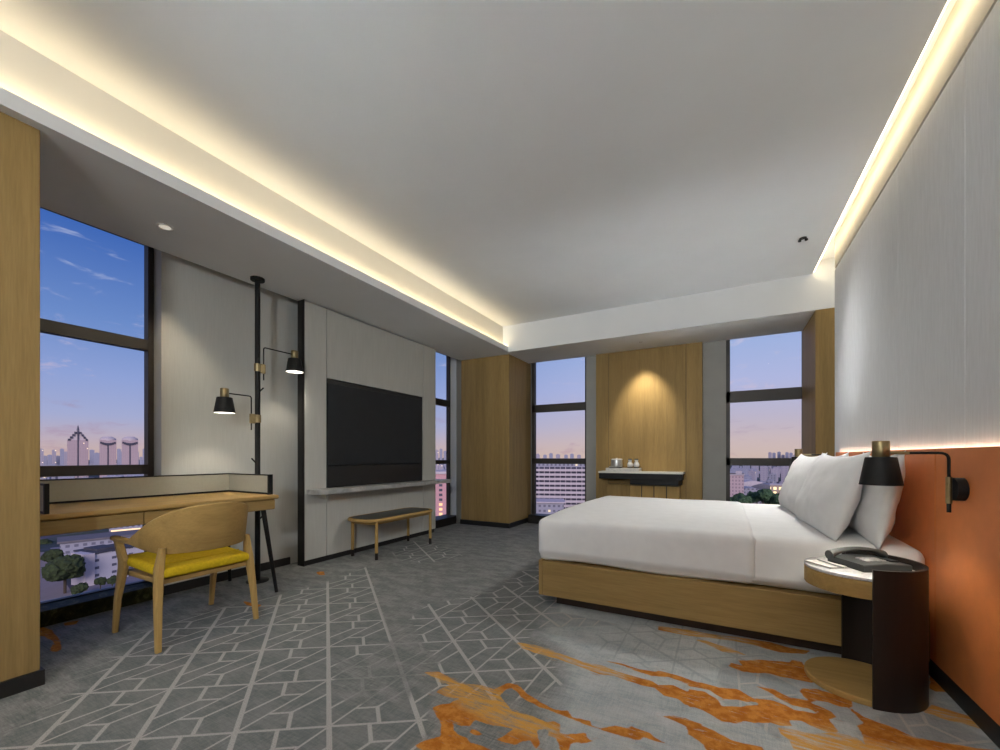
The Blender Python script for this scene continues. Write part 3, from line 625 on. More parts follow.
# pillows
def pillow(name, label, c, half_w, half_h, thick, lean, yaw, roll, group, seed):
    m_ = bmesh.new(); N = 30; M_ = 22; grid = [{}, {}]
    for side in (0, 1):
        for i in range(N + 1):
            for j in range(M_ + 1):
                u = -1 + 2 * i / N; v = -1 + 2 * j / M_
                edge = i in (0, N) or j in (0, M_)
                if side == 1 and edge: grid[1][(i, j)] = grid[0][(i, j)]; continue
                a = half_w * u * (1 - .055 * (1 - v * v)); b_ = half_h * v * (1 - .13 * (1 - u * u) * (1 if v > 0 else .35))
                th = thick * ((1 - abs(u) ** 3.2) ** .62) * ((1 - abs(v) ** 2.6) ** .62)
                nn = noise.noise(Vector((u * 2.3 + seed, v * 2.3, seed))) * .016 + noise.noise(Vector((u * 6 + seed, v * 6, seed * 2))) * .008
                th = th + (nn if not edge else 0) * (1 - max(abs(u), abs(v)) ** 4)
                th *= 1 - .16 * v
                grid[side][(i, j)] = m_.verts.new(((th if side else -th), a, b_))
    for side in (0, 1):
        for i in range(N):
            for j in range(M_):
                q = [grid[side][(i, j)], grid[side][(i + 1, j)], grid[side][(i + 1, j + 1)], grid[side][(i, j + 1)]]
                m_.faces.new(q if side else q[::-1])
    m_.transform(Matrix.Translation(c) @ Matrix.Rotation(yaw, 4, 'Z') @ Matrix.Rotation(lean, 4, 'Y') @ Matrix.Rotation(roll, 4, 'X'))
    return tag(obj(name, m_, linen, smooth=0), label, 'pillow', group)
GP = 'white pillows propped at the head of the bed'
R = math.radians
pillow('pillow', 'white pillow propped in front, on the side nearer the nightstand', (.572, 3.20, .835), .455, .255, .088, R(17), R(3), 0, GP, 1.3)
pillow('pillow', 'white pillow propped in front, on the window side of the bed', (.555, 4.05, .835), .445, .255, .088, R(17), R(2), 0, GP, 4.1)
pillow('pillow', 'white pillow at the back against the headboard, below the near wall lamp', (.748, 3.10, .832), .445, .252, .078, R(11), R(-3), 0, GP, 7.7)
pillow('pillow', 'white pillow at the back against the headboard, on the window side', (.70, 4.0, .835), .400, .255, .080, R(14), R(0), 0, GP, 9.2)
# ------------------------------------------------------------------ nightstand
NX, NY, NR = .557, 2.455, .208
t = thing('nightstand', 'round oak and marble nightstand wrapped by a dark curved panel', 'nightstand', (NX, NY, 0))
obj('base_disc', MB().lathe((NX, NY, .0008), [(NR - .004, 0), (NR - .002, .004), (NR - .002, .024), (NR - .006, .028)], 72), oakl_x, t, smooth=35)
ang0, ang1 = R(-82), R(82)
def shell(r0, r1, z0, z1, a0, a1, n=48):
    pts = [(NX + r1 * math.cos(a0 + (a1 - a0) * i / n), NY + r1 * math.sin(a0 + (a1 - a0) * i / n)) for i in range(n + 1)]
    pts += [(NX + r0 * math.cos(a1 - (a1 - a0) * i / n), NY + r0 * math.sin(a1 - (a1 - a0) * i / n)) for i in range(n + 1)]
    return pts
mb = MB(); pts = shell(NR, NR + .012, 0, 0, ang0 - R(10), ang1 + R(14))
n = len(pts) // 2
A = [mb.b.verts.new((x, y, .0008)) for x, y in pts]; B = [mb.b.verts.new((x, y, .578)) for x, y in pts]
for k in range(len(pts)): mb.b.faces.new((A[k], A[(k + 1) % len(pts)], B[(k + 1) % len(pts)], B[k]))
for k in range(n - 1):
    mb.b.faces.new((A[k], A[2 * n - 1 - k], A[2 * n - 2 - k], A[k + 1])); mb.b.faces.new((B[k], B[k + 1], B[2 * n - 2 - k], B[2 * n - 1 - k]))
obj('curved_panel', mb, darkwood, t, smooth=40)
obj('wood_rim', MB().lathe((NX, NY, .449), [(NR - .003, 0), (NR - .001, .003), (NR - .001, .072), (NR - .003, .074)], 72), oakl_x, t, smooth=35)
obj('marble_top', MB().lathe((NX, NY, .5255), [(NR - .003, 0), (NR - .001, .002), (NR - .001, .012), (NR - .004, .014)], 72), marble, t, smooth=35)
ZT = .5398
# telephone
def rotz(mb, ang, loc): mb.b.transform(Matrix.Translation(loc) @ Matrix.Rotation(ang, 4, 'Z')); return mb
TL, TA = (.592, 2.485, ZT + .0008), R(-61.5)
t = thing('telephone', 'dark grey desk telephone with its handset on the nightstand', 'telephone', TL)
b_ = MB(); prof = [(-.125, 0), (.125, 0), (.125, .030), (.0, .036), (-.125, .030)]
b_.loft([[(x, y, z) for y, z in [(p[0] * .85, p[1] * (1 if abs(x) < .098 else .9)) for p in prof]] for x in (-.10, -.095, .095, .10)])
base = obj('base', rotz(b_, TA, TL), phone_m, t)
h_ = MB(); rr = []
for i in range(25):
    u = -1 + 2 * i / 24; y_ = .130 * u; zc = .046 + .022 * (1 - u * u); hw = .019 + .007 * abs(u) ** 3; hh = .010 + .012 * abs(u) ** 4
    rr.append([(-.062 + hw * math.cos(a), y_, zc - (.008 * abs(u) ** 4) + hh * math.sin(a)) for a in [2 * math.pi * k / 12 for k in range(12)]])
h_.loft(rr); obj('handset', rotz(h_, TA, TL), phone_m, t, smooth=50)
kb = MB()
for i in range(4):
    for j in range(3): kb.box(-.015 + .022 * j, .001 + .022 * j, -.045 + .024 * i, -.028 + .024 * i, .030, .0385)
k_ = obj('keypad', rotz(kb, TA, TL), key_m, base); k_['kind'] = 'stuff'
obj('display', rotz(MB().box(-.015, .05, .06, .095, .030, .0375), TA, TL), tvm, base)
tag(obj('card_holder', MB().box(.535, .615, 2.600, 2.606, ZT + .0005, ZT + .058), tvd), 'small upright black card holder behind the telephone', 'card holder')
npad = MB().box(-.045, .045, -.065, .065, 0, .008, .001, 1); npad.b.transform(Matrix.Translation((.425, 2.425, ZT + .0006)) @ Matrix.Rotation(R(38), 4, 'Z'))
tag(obj('notepad', npad, paper), 'white paper notepad lying on the marble nightstand top', 'notepad')
pen = MB().tube([(.475, 2.345, ZT + .0125), (.405, 2.475, ZT + .0125)], .0035, 10)
tag(obj('pen', pen, steel, smooth=40), 'slim grey pen lying across the notepad', 'pen')
# ------------------------------------------------------------------ minibar shelf
t = thing('minibar_shelf', 'wall shelf with a cream top and black drawer box on the oak panelling', 'shelf', (-.97, 5.82, .66))
obj('shelf_top', MB().box(-1.525, -.438, 5.685, 5.967, .822, .846, .002, 1), mat('cream_stone', (.80, .78, .72), .35, build=tint((.80, .78, .72), .04)), t)
obj('shelf_body', MB().box(-1.520, -.450, 5.700, 5.966, .742, .8215, .002, 1), black, t)
obj('drawer', MB().prism([(-1.10, 5.715), (-.500, 5.715), (-.470, 5.966), (-1.10, 5.966)], .672, .7415), black, t)
t = thing('minibar_cabinet', 'low oak cabinet with narrow doors under the minibar shelf', 'cabinet', (-.97, 5.9, 0))
obj('carcass', MB().box(-1.44, -.49, 5.803, 5.966, .0005, .665, .001, 1), oak_z, t)
obj('shadow_gap', MB().box(-1.12, -.495, 5.8005, 5.8029, .005, .66), blackp, t)  # black sheet put behind the doors to draw the shade in their gaps
for i in range(4):
    obj('door', MB().box(-1.115 + .158 * i, -.969 + .158 * i, 5.784, 5.7995, .02, .655, .001, 1), oakl_z, t)
obj('side_door', MB().box(-1.435, -1.125, 5.790, 5.7995, .02, .655, .001, 1), oak_z, t)
ST = .8466
trx = [(-1.44, -1.02)]
tray = thing('tray', 'long low white tray on the left end of the minibar shelf', 'tray', (-1.22, 5.80, ST))
obj('tray_body', MB().box(-1.43, -.985, 5.715, 5.930, ST, ST + .045, .006), mat('speckled_white', (.62, .60, .57), .5, build=tint((.62, .60, .57), .25, nscale=70)), tray)
TT = ST + .0456
t = thing('ice_bucket', 'grey metal ice bucket with a lid standing on the white tray', 'ice bucket', (-1.305, 5.80, TT))
obj('bucket_body', MB().lathe((-1.305, 5.84, TT + .014), [(.080, 0), (.082, .01), (.076, .095), (.072, .097)], 32), steel, t, smooth=40)
obj('lid', MB().lathe((-1.305, 5.84, TT + .1115), [(.080, 0), (.080, .008), (.06, .016), (.012, .018), (.01, .026)], 32), white_c, t, smooth=40)
obj('bucket_foot', MB().lathe((-1.305, 5.84, TT + .0003), [(.065, 0), (.065, .0135)], 32), black, t, smooth=40)
for i, x in enumerate((-1.355, -1.255)):
    t = thing('saucer', ('white saucer on a black coaster left of the ice bucket', 'white saucer on a black coaster right of the ice bucket')[i], 'saucer', (x, 5.76, TT), 'saucers on the tray')
    obj('coaster', MB().lathe((x, 5.762, TT + .0003), [(.034, 0), (.034, .012)], 24), black, t, smooth=40)
    obj('dish', MB().lathe((x, 5.762, TT + .0125), [(.026, 0), (.038, .006), (.040, .012), (.036, .011)], 24), white_c, t, smooth=40)
for i, x in enumerate((-1.115, -1.03)):
    t = thing('bottle', ('left one of the two white minibar bottles with dark caps', 'right one of the two white minibar bottles with dark caps')[i], 'bottle', (x, 5.79, TT), 'minibar bottles')
    obj('coaster', MB().lathe((x, 5.79, TT + .0003), [(.034, 0), (.034, .010)], 24), black, t, smooth=40)
    obj('glass_body', MB().lathe((x, 5.79, TT + .0105), [(.020, 0), (.036, .012), (.040, .035), (.032, .060), (.020, .075), (.026, .100), (.026, .102)], 28), white_c, t, smooth=50)
    obj('cap', MB().lathe((x, 5.79, TT + .1127), [(.024, 0), (.024, .012), (.020, .014)], 24), tvd, t, smooth=40)
# ------------------------------------------------------------------ ceiling fittings and added fill lamps
lensm = mat('downlight_lens', (.5, .5, .48), .3, emit=(1, .9, .75), estr=.5)
def downlight(x, y, z, label, watts, size, blend, tilt=(0, 0), col=(1, .86, .64), rad=.03, r=.045):
    t = thing('downlight', label, 'downlight', (x, y, z), 'recessed ceiling lights')
    obj('trim_ring', MB().lathe((x, y, z - .004), [(r, 0), (r + .002, .0035), (r - .012, .0035), (r - .012, .0005)], 32, close=True), white_c, t, smooth=40)
    obj('lens', MB().lathe((x, y, z - .0022), [(r - .013, 0), (r - .013, .0018)], 32), lensm, t, smooth=40)
    l = bpy.data.lights.new('downlight_beam', 'SPOT'); l.energy = watts; l.color = col; l.spot_size = R(size); l.spot_blend = blend; l.shadow_soft_size = rad
    o = bpy.data.objects.new('downlight_beam', l); COL.objects.link(o); o.parent = t; o.location = (0, 0, -.02); o.rotation_euler = (R(tilt[0]), R(tilt[1]), 0)
downlight(-3.20, 1.31, SOF, 'small recessed downlight in the grey soffit above the desk', DOWN_DESK, 95, .6, (0, 12))
downlight(-.942, 5.60, SOF, 'tiny recessed downlight in the soffit above the minibar shelf', DOWN_PANEL, 62, .9, (22, 0), col=(1, .91, .74), r=.02)
FILL_COL = (.97, .985, 1)  # the unseen ceiling lights in this colour are added to brighten the room
downlight(-1.55, .10, CEI, 'added fill light recessed in the ceiling behind the photographer, on the desk side', DOWN_FILL * .45, 150, 1, (18, 0), FILL_COL, .12)
downlight(-.45, -.35, CEI, 'added fill light recessed in the ceiling behind the photographer, middle one', DOWN_FILL, 150, 1, (22, 0), FILL_COL, .12)
downlight(-1.20, -1.60, CEI, 'added fill light recessed in the ceiling near the rear wall', DOWN_FILL, 150, 1, (25, 0), FILL_COL, .12)
def fill_spot(x, y, z, aim, watts, cone, label):  # unseen spotlights put in to lift the bed, television wall and ceiling
    t = thing('fill_spotlight', label, 'spotlight', (x, y, z), 'added fill spotlights by the rear wall')
    d_ = (Vector(aim) - Vector((x, y, z))).normalized()
    obj('spot_can', MB().tube([Vector((x, y, z)) - d_ * .10, Vector((x, y, z)) + d_ * .03], .045, 24), black, t, smooth=40)
    obj('stem', MB().tube([Vector((x, y, z)) - d_ * .05, (x, y, 2.924)], .010, 12), black, t, smooth=40)
    l = bpy.data.lights.new('fill_spot_beam', 'SPOT'); l.energy = watts; l.color = (.90, .96, 1); l.spot_size = R(cone); l.spot_blend = .8; l.shadow_soft_size = .16
    o = bpy.data.objects.new('fill_spot_beam', l); COL.objects.link(o); o.parent = t; o.location = d_ * .14
    o.rotation_euler = d_.to_track_quat('-Z', 'Y').to_euler()
fill_spot(-1.2, -2.3, 2.2, (-.1, 3.6, .6), FILL_LOW, 60, 'added black fill spotlight near the rear wall aimed at the bed')
fill_spot(.3, -2.3, 2.3, (-3.7, 2.7, 1.5), FILL_SIDE, 62, 'added black fill spotlight near the rear wall aimed at the television wall')
fill_spot(-.6, -2.3, 1.9, (-.6, 4.2, 3.6), FILL_HIGH, 66, 'added black fill spotlight near the rear wall aimed up at the ceiling')
t = thing('fill_globe_lamp', 'added round white globe fill lamp standing behind the photographer', 'lamp', (-1.35, -1.7, 0))  # globe lamp behind the camera, put in as extra fill light
obj('globe', MB().lathe((-1.35, -1.7, 1.55), [(.02, 0)] + [(.2 * math.sin(math.pi * k / 12), .2 - .2 * math.cos(math.pi * k / 12)) for k in range(1, 12)] + [(.02, .4)], 32),
    mat('fill_globe_glass', (1, 1, 1), .5, emit=(1, .96, .90), estr=GLOBE_FILL), t, smooth=0)
obj('stem', MB().tube([(-1.35, -1.7, .02), (-1.35, -1.7, 1.551)], .012), black, t, smooth=40)
obj('foot', MB().lathe((-1.35, -1.7, .0005), [(.16, 0), (.16, .015), (.15, .02)], 32), black, t, smooth=40)
t = thing('ceiling_spotlight', 'tiny black twin head spotlight on the ceiling near the bed wall', 'spotlight', (.607, 4.333, CEI))
obj('trim_ring', MB().lathe((.607, 4.333, CEI - .003), [(.026, 0), (.028, .0025)], 24), black, t, smooth=40)
for q in (-1, 1):
    obj('spot_head', MB().tube([(.607 + q * .022, 4.333, CEI - .012), (.607 + q * .024, 4.333, CEI - .026)], .012, 16), black, t, smooth=40)
for nm, rot, wts, cone in (('bed_beam', (R(-14), R(26), 0), BED_SPOT, 120), ('wall_beam', (R(-8), R(-12), 0), BED_SPOT * .006, 42)):
    l = bpy.data.lights.new(nm, 'SPOT'); l.energy = wts; l.color = (1, .98, .95); l.spot_size = R(cone); l.spot_blend = 1; l.shadow_soft_size = .22
    o = bpy.data.objects.new(nm, l); COL.objects.link(o); o.parent = t; o.location = (0, 0, -.04); o.rotation_euler = rot
t = thing('fill_uplight', 'added low black fill uplight standing on the floor behind the bed', 'lamp', (-.15, 4.92, 0))  # added out of sight behind the bed to brighten the far ceiling
obj('can', MB().lathe((-.15, 4.92, .0005), [(.06, 0), (.075, .18), (.070, .18), (.055, .02)], 28), black, t, smooth=40)
obj('lens', MB().lathe((-.15, 4.92, .15), [(.066, 0), (.066, .004)], 28), lensm, t)
l = bpy.data.lights.new('fill_uplight_beam', 'SPOT'); l.energy = FILL_UP; l.color = (.93, .97, 1); l.spot_size = R(112); l.spot_blend = 1; l.shadow_soft_size = .06
o = bpy.data.objects.new('fill_uplight_beam', l); COL.objects.link(o); o.parent = t; o.location = (0, 0, .20); o.rotation_euler = (R(180 + 34), 0, 0)
# ------------------------------------------------------------------ the city outside
GZ = -54.0
def at_px(u, v, f):      # a point seen at (u, v) at depth f from the camera plane
    r_ = (u - 500) / FPX * f
    return (-SY * f + CY * r_, CY * f + SY * r_, EYE + (HORIZON - v) / FPX * f)
def ground_f(t, b):
    o = t.coord(); n = t.noise(o, .012, 8, .7); v = t.n.new('ShaderNodeTexVoronoi'); t.l.new(o, v.inputs['Vector']); v.inputs['Scale'].default_value = .03
    c = t.mix(t.sm(n, .42, .58), (.10, .10, .13, 1), (.025, .05, .03, 1))
    c = t.mix(.35, c, v.outputs['Color'], 'MULTIPLY'); t.l.new(c, b.inputs['Base Color'])
gm = MB(); gm.box(-9000, 9000, -300, 12000, GZ - 2, GZ)
o = struct('ground', gm, mat('city_ground', rough=.9, build=ground_f))
def facade(name, col, win, sx, sz, wx=.55, wz=.5, lit=.06, band=False, litcol=(1, .75, .4), estr=2.0):
    def f(t, b):
        x, y, z = t.xyz(t.coord()); u = t.m('ADD', x, y)
        fu = t.m('FRACT', t.m('DIVIDE', u, sx)); fz = t.m('FRACT', t.m('DIVIDE', z, sz))
        m_ = t.m('LESS_THAN', fz, wz)
        if not band: m_ = t.m('MULTIPLY', m_, t.m('LESS_THAN', fu, wx))
        t.l.new(t.mix(m_, (*col, 1), (*win, 1)), b.inputs['Base Color'])
        cmb = t.n.new('ShaderNodeCombineXYZ'); t.l.new(t.m('FLOOR', t.m('DIVIDE', u, sx)), cmb.inputs[0]); t.l.new(t.m('FLOOR', t.m('DIVIDE', z, sz)), cmb.inputs[1])
        wn = t.n.new('ShaderNodeTexWhiteNoise'); wn.noise_dimensions = '2D'; t.l.new(cmb.outputs[0], wn.inputs['Vector'])
        e = t.m('MULTIPLY', t.m('MULTIPLY', m_, t.m('LESS_THAN', wn.outputs[0], lit)), estr)
        b.inputs['Emission Color'].default_value = (*litcol, 1); t.l.new(e, b.inputs['Emission Strength'])
    return mat(name, col, .8, build=f)
LP = (.60, .47, .50)
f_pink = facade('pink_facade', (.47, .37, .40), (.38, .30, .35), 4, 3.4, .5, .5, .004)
f_dist = facade('hazed_facade', (.33, .34, .44), (.28, .29, .40), 6, 4, .5, .5, .004)  # distance haze painted in as a bluish, low-contrast colour
f_dist2 = facade('hazed_facade_warm', (.40, .37, .44), (.33, .31, .40), 6, 4, .5, .5, .01)
f_white = facade('white_facade', (.52, .50, .56), (.10, .10, .14), 5.2, 3.2, .28, .36, .08, estr=.8)
f_pink2 = facade('salmon_facade', (.60, .34, .36), (.10, .06, .10), 6, 3.6, .3, .55, .25, estr=3)
f_low = facade('low_facade', (.33, .33, .40), (.15, .15, .20), 4, 3.2, .5, .45, .03, estr=1.0)
f_hot = facade('lit_facade', (.55, .42, .33), (.5, .35, .2), 4, 4.5, .55, .6, .8, estr=1.6)
roof_m = mat('dark_roof', (.055, .055, .075), .8, build=tint((.055, .055, .075), .2, nscale=.3))
roof_g = mat('grey_roof', (.22, .22, .27), .8, build=tint((.22, .22, .27), .15, nscale=.2))
trim_w = mat('pale_concrete', (.56, .50, .54), .8, build=tint((.56, .50, .54), .05, nscale=.4))
dark_g = mat('dark_glass', (.05, .05, .09), .4, build=tint((.05, .05, .09), .2, nscale=.4))
def oriented(mb, u, f, rot=0):
    """rotate a block built round the origin so its face looks back at the hotel, then set it down at depth f"""
    x, y, _ = at_px(u, HORIZON, f); a = math.atan2(-x, y)
    mb.b.transform(Matrix.Translation((x, y, 0)) @ Matrix.Rotation(a + rot, 4, 'Z')); return mb
def place(u, f): x, y, _ = at_px(u, HORIZON, f); return (x, y, GZ)
def top_z(v, f): return EYE + (HORIZON - v) / FPX * f
# three landmark towers
F1 = 1050
tw = lambda px: px / FPX * F1 * .74
t = thing('tower', 'pink stepped tower with a pointed crown on the skyline, leftmost of three', 'building', place(78, F1), 'pink skyline towers')
hw = tw(10); zt = top_z(440, F1)
obj('tower_body', oriented(MB().box(-hw, hw, 0, 30, GZ, zt), 78, F1), f_pink, t)
cr = MB()
for i in range(4): cr.box(-hw * (.86 - .2 * i), hw * (.86 - .2 * i), 2, 26, zt + 6 * i, zt + 6 * (i + 1))
obj('stepped_crown', oriented(cr, 78, F1), trim_w, t)
obj('spire', oriented(MB().tube([(0, 12, zt + 24), (0, 12, zt + 38)], [3, .6], 8), 78, F1), dark_g, t)
obj('glass_stripe', oriented(MB().box(-1.2, 1.2, -1, .5, GZ, zt + 24), 78, F1), dark_g, t)
for s0 in (-1, 1):
    sh_ = MB()
    for i in range(4): sh_.box(min(s0 * hw * (.95 - .2 * i), s0 * hw * (.72 - .2 * i)), max(s0 * hw * (.95 - .2 * i), s0 * hw * (.72 - .2 * i)), -1.5, 1, zt - 2 + 6 * i, zt + 3 + 6 * i)
    obj('crown_trim', oriented(sh_, 78, F1), dark_g, t)
for u, lab in ((108, 'pink twin tower with a round crown on the skyline, middle of three'), (130, 'pink twin tower with a round crown on the skyline, rightmost of three')):
    t = thing('tower', lab, 'building', place(u, F1), 'pink skyline towers')
    hw = tw(8.3); zt = top_z(440, F1)
    obj('tower_body', oriented(MB().box(-hw, hw, 0, 30, GZ, zt), u, F1), f_pink, t)
    obj('round_crown', oriented(MB().lathe((0, 15, zt - 2), [(hw * .98, 0), (hw * .98, 6), (hw * .6, 10), (hw * .5, 11)], 24), u, F1), trim_w, t)
    obj('glass_stripe', oriented(MB().box(-1.3, 1.3, -1, .5, GZ, zt - 10), u, F1), dark_g, t)
    cb = MB()
    for k in range(9):
        q = -.8 + .2 * k; cb.box(hw * q - 2.0, hw * q + 2.0, -1.6, .5, zt - 7 - 7 * (1 - q * q), zt - 3 - 5 * (1 - q * q))
    obj('crown_trim', oriented(cb, u, F1), dark_g, t)
# blocks behind them, haze painted into their colour
ORD = ['first', 'second', 'third', 'fourth', 'fifth', 'sixth', 'seventh', 'eighth', 'ninth', 'tenth', 'eleventh', 'twelfth', 'thirteenth', 'fourteenth', 'fifteenth', 'sixteenth']
GD = 'hazy blocks on the far skyline'
def blockrow(us, f0, vs, names, widths, m):
    for i, (u, v, w_) in enumerate(zip(us, vs, widths)):
        f = f0 * (1 + .12 * ((i * 37) % 5) / 5); hw = w_ / 2 / FPX * f * .72
        mb = MB().box(-hw, hw, 0, 40, GZ, top_z(v, f)); mb.box(-hw * .5, hw * .4, 5, 30, top_z(v, f), top_z(v, f) + f * .0012)
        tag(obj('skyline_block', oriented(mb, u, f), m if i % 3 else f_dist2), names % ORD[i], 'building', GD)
LU = [41, 45, 50, 54, 58, 62, 66, 92, 97, 101, 119, 122, 137.5, 141, 144.5, 147]
LV = [449, 456, 455, 450, 456, 449, 452, 450, 453, 456, 449, 452, 452, 457, 449, 450]
LW = [5, 4, 5, 4, 5, 4, 6, 5, 6, 4, 4, 4, 3, 3, 4, 4]
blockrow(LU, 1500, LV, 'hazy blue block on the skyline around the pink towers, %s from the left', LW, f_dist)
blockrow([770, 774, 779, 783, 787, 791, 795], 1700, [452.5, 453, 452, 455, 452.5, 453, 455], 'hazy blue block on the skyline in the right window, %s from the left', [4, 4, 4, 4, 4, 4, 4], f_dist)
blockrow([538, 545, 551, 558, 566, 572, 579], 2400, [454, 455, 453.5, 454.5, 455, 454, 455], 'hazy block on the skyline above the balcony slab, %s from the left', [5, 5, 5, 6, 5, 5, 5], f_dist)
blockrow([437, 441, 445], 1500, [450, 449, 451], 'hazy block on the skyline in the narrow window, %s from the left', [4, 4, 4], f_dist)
# low city fabric seen through the right-hand and narrow windows
rnd = random.Random(3); GL = 'low city blocks in the distance'
ROWS = [560, 650, 760, 900, 1080, 1320]
for rng, n, lab in (((726, 800), 42, 'small dusky city block in the distance through the right window'), ((434, 449), 12, 'small dusky city block in the distance through the narrow window'),
                    ((36, 150), 36, 'small dusky city block in the distance through the big left window')):
    pitch = (rng[1] - rng[0]) / (n / 6)
    for i in range(n):
        f = ROWS[i % 6]; u = rng[0] + (i + .5) * (rng[1] - rng[0]) / n
        h = rnd.choice([8, 12, 16, 22, 28, 34]); hw = min(24, pitch / FPX * f * .30)
        if lab.endswith('left window') and 900 < f < 1200: continue
        mb = MB().box(-hw, hw, 0, rnd.uniform(12, 24), GZ, GZ + h); mb.box(-hw * .3, hw * .2, 4, 10, GZ + h, GZ + h + 3)
        tag(obj('city_block', oriented(mb, u, f, rnd.uniform(-.15, .15)), rnd.choice([f_low, f_dist, f_dist2, f_dist])), lab, 'building', lab.replace('small dusky city block', 'city blocks'))
# the long hotel slab with balcony bands in the window behind the bed
t = thing('hotel_block', 'wide pale slab building with rows of balconies outside the middle window', 'building', place(560, 310))
HB = 310
obj('slab_body', oriented(MB().box(-36, 44, 0, 16, GZ, top_z(467, HB)), 560, HB), dark_g, t)
obj('roof_storey', oriented(MB().box(-34, 40, 2, 14, top_z(467, HB), top_z(462.5, HB)), 560, HB), f_low, t)
nfl = 11; z1 = top_z(469, HB)
for k in range(nfl):
    zz = z1 - 3.35 * k
    if k < 8 or k % 1 == 0:
        bb_ = MB().box(-36, 44, -2.2, 0, zz - 1.7, zz)
        for q in range(20): bb_.box(-36 + 4 * q, -35.6 + 4 * q, -2.0, .2, zz, zz + 1.65)
        obj('balcony_band', oriented(bb_, 560, HB), trim_w, t)
t = thing('podium', 'low blue grey podium building at the foot of the slab block', 'building', place(548, 265))
obj('podium_body', oriented(MB().box(-16, 12, 0, 20, GZ, top_z(503, 265)), 545, 265), f_low, t)
obj('podium_roof', oriented(MB().box(-17, 13, -1, 21, top_z(503, 265), top_z(503, 265) + .8), 545, 265), trim_w, t)
# salmon tower in the narrow window
t = thing('salmon_building', 'salmon pink building with lit windows outside the narrow window', 'building', place(441, 150))
obj('building_body', oriented(MB().box(-14, 14, 0, 14, GZ - 0, top_z(474, 150)), 441, 150), mat('salmon_plaster', (.58, .33, .36), .8, build=tint((.58, .33, .36), .05, nscale=.3)), t)
obj('parapet', oriented(MB().box(-14.4, 14.4, -.4, 14.4, top_z(474, 150), top_z(474, 150) + .9), 441, 150), trim_w, t)
litw = mat('lit_window', (.9, .6, .3), .5, emit=(1, .55, .25), estr=.75)
for k in range(9):
    z0 = top_z(484 + 4.8 * k, 150)
    obj('window', oriented(MB().box(-.7, .5, -.15, .02, z0 - .9, z0), 441, 150), (dark_g if k < 4 else litw), t)
# right window: pink slab, curved white halls, lit hall, trees
t = thing('pink_building', 'pink mid-rise building with regular windows outside the right window', 'building', place(732, 380))
obj('building_body', oriented(MB().box(-10, 9.5, 0, 18, GZ, top_z(474, 380)), 732, 380), facade('rose_facade', (.60, .45, .47), (.36, .27, .30), 2.6, 3.2, .5, .5, .0), t)
obj('roof_room', oriented(MB().box(3, 8, 3, 10, top_z(474, 380), top_z(471, 380)), 732, 380), trim_w, t)
obj('cornice', oriented(MB().box(-10.5, 10, -.6, 18, top_z(474, 380) - 1, top_z(474, 380)), 732, 380), trim_w, t)
for i, (u, v, f, wd) in enumerate(((753, 481, 470, 26), (762, 484, 430, 20), (751, 488, 400, 24))):
    mb = MB(); zt = top_z(v, f); n_ = 10
    ring = lambda y: [(-wd / 2 + wd * k / n_, y, zt - 3.0 * ((2 * k / n_ - 1) ** 2)) for k in range(n_ + 1)] + [(wd / 2, y, GZ), (-wd / 2, y, GZ)]
    mb.loft([ring(0), ring(30)])
    tag(obj('exhibition_hall', oriented(mb, u, f, (.3, -.2, .2)[i]), (trim_w, roof_g, f_low)[i]),
        ('pale hall with a curved roof outside the right window, furthest back', 'grey hall with a curved roof outside the right window, on the right', 'windowed hall with a curved roof outside the right window, nearest')[i], 'building')
t = thing('lit_building', 'low building with glowing orange windows outside the right window', 'building', place(779, 400))
obj('building_body', oriented(MB().box(-7, 16, 0, 12, GZ, top_z(485.5, 400)), 779, 400), f_hot, t)
obj('roof', oriented(MB().box(-7.5, 16.5, -.5, 12.5, top_z(485.5, 400), top_z(484.3, 400)), 779, 400), trim_w, t)
# trees
leaf = mat('foliage', (.030, .046, .015), .9, build=tint((.030, .046, .015), .5, nscale=.8, detail=6))
leaf2 = mat('foliage_dusk', (.05, .10, .045), .9, build=tint((.05, .10, .045), .45, nscale=.5, detail=6))
bark = mat('bark', (.06, .045, .03), .9, build=tint((.06, .045, .03), .2))
def tree(u, f, v, r, label, group, m, nblob=7, base=None):
    x, y, z = at_px(u, v, f); base = GZ if base is None else base
    t = thing('tree', label, 'tree', (x, y, base), group)
    b = bmesh.new(); rr_ = random.Random(int(u * 13 + f))
    for k in range(nblob):
        mtx = Matrix.Translation((x + rr_.uniform(-.55, .55) * r, y + rr_.uniform(-.55, .55) * r, z - r * (.45 + .55 * rr_.random()) - (0 if k else -.2 * r)))
        bmesh.ops.create_icosphere(b, subdivisions=4, radius=r * rr_.uniform(.45, .7), matrix=mtx)
    for q in b.verts: q.co += Vector((noise.noise(q.co * (1.6 / r * 2)), noise.noise(q.co * (1.7 / r * 2) + Vector((5, 0, 0))), noise.noise(q.co * (1.5 / r * 2) + Vector((0, 9, 0))))) * r * .22 + Vector((noise.noise(q.co * (7 / r)), noise.noise(q.co * (7 / r) + Vector((3, 0, 0))), noise.noise(q.co * (7 / r) + Vector((0, 3, 0))))) * r * .10
    obj('crown', b, m, t, smooth=0)
    obj('trunk', MB().tube([(x, y, base), (x, y, z - r * .8)], r * .09, 8), bark, t)
for i, u in enumerate([727, 734, 740, 746, 752, 757, 763, 769, 775, 781, 787, 793]):
    tree(u, 330 + 14 * (i % 3), [498, 497, 495, 496, 493, 492, 490, 494, 495, 494, 495, 496][i], 5.6, 'dark green tree in the row seen through the right window, %s from the left' % ORD[i], 'trees below the right window', leaf2, 6)
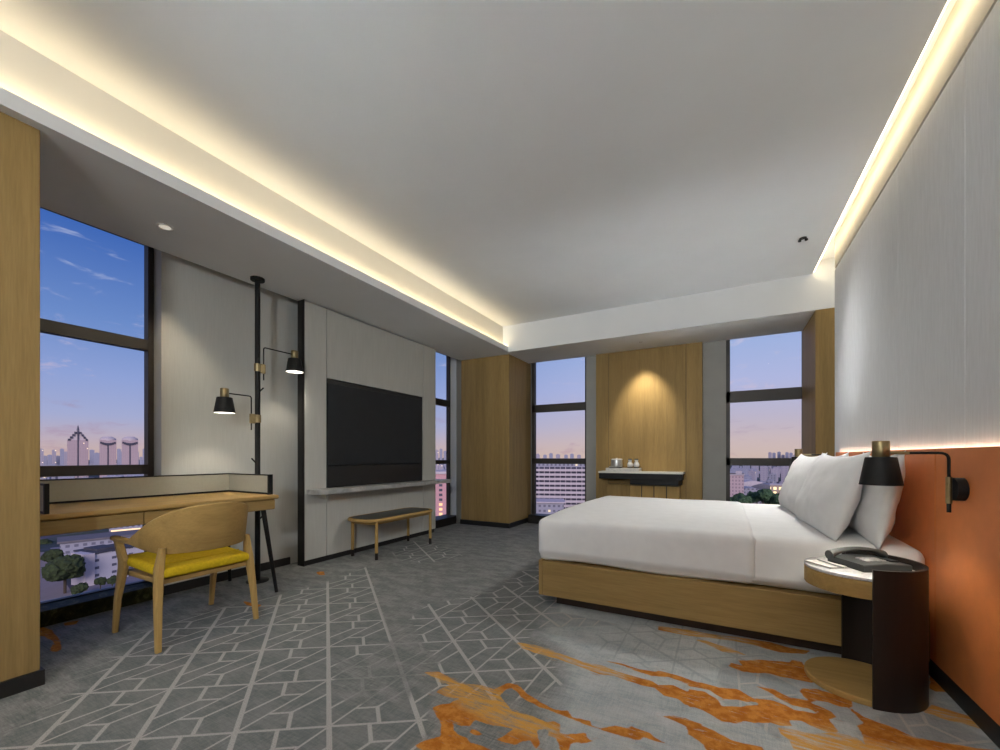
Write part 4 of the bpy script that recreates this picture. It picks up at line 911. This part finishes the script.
# below the left window: street, car park, white block, trees
GB = GZ + .06
def ground_poly(pts, z, m, name, label, cat):
    P_ = []
    for u, v in pts:
        a = (u - 500) / FPX; w_ = (HORIZON - v) / FPX; tt = (z - EYE) / w_; P_.append(((-SY + a * CY) * tt, (CY + a * SY) * tt))
    o = obj(name, MB().prism(P_, z - .04, z), m); return tag(o, label, cat)
asph = mat('asphalt', (.16, .145, .16), .85, build=tint((.16, .145, .16), .12, nscale=.3))
pave = mat('paving', (.21, .19, .24), .85, build=tint((.21, .19, .24), .15, nscale=.2))
ground_poly([(20, 552), (44, 552), (90, 618), (60, 660), (0, 660)], GZ + .05, mat('road_surface', (.27, .22, .22), .85, build=tint((.27, .22, .22), .08, nscale=.2)), 'road', 'pinkish grey road running below the left window', 'road')
ground_poly([(50, 548), (150, 535), (170, 600), (100, 620)], GZ + .045, pave, 'car_park', 'open paved yard beyond the trees below the left window', 'yard')
FW = 178
t = thing('white_building', 'white four storey block with small windows seen below the desk', 'building', place(106, FW))
zt = top_z(553, FW)
obj('building_body', oriented(MB().box(-2.0, 18, 0, 14, GB, zt), 100, FW, .45), f_white, t)
obj('stair_tower', oriented(MB().box(-5.5, -2.2, -1.0, 9, GB, zt + .5), 100, FW, .45), trim_w, t)
obj('roof', oriented(MB().box(-2.4, 18.5, -.5, 14.5, zt, zt + .6), 100, FW, .45), roof_m, t)
obj('roof_solar_panel', oriented(MB().box(0, 7, 2, 12, zt + .6, zt + 1.5), 100, FW, .45), roof_m, t)
t = thing('long_roofed_building', 'long low building with a dark roof beyond the white block', 'building', place(150, 230))
obj('building_body', oriented(MB().box(-32, 22, 0, 18, GB, GZ + 9), 140, 240, .1), f_low, t)
obj('roof', oriented(MB().box(-33, 23, -1, 19, GZ + 9, GZ + 10), 140, 240, .1), asph, t)
for i, (u, f, c_) in enumerate(((44, 300, 10), (60, 340, 7), (78, 300, 9), (98, 340, 11), (126, 300, 12), (150, 340, 9))):
    t = thing('shop_building', 'small shop building with glowing lights seen under the desk, %s from the left' % ORD[i], 'building', place(u, f), 'lit shop buildings under the desk')
    obj('building_body', oriented(MB().box(-9, 9, 0, 12, GZ, GZ + c_), u, f, .2 * (i % 3 - 1)), f_low, t)
    obj('shopfront', oriented(MB().box(-8, 8, -.3, 0, GZ + .5, GZ + 1.9), u, f, .2 * (i % 3 - 1)), mat('shop_light', (1, .8, .5), .5, emit=(1, .62, .28), estr=.9), t)
tree(65, 165, 557, 5.4, 'big round green tree beside the road below the left window', None, leaf, 16, GB)
tree(54, 200, 549, 4.2, 'smaller dark tree further along the road below the left window', None, leaf, 9, GB)
tree(80, 160, 585, 2.6, 'low bushy tree to the right of the big round tree', None, leaf, 8, GB)
tree(100.5, 166, 578, 1.9, 'small tree in front of the white block, left one', None, leaf, 6, GB)
tree(112.5, 166, 577, 1.9, 'small tree in front of the white block, right one', None, leaf, 6, GB)
tree(44, 260, 540, 4.5, 'dark tree at the far bend of the road beside the column', None, leaf, 7, GB)
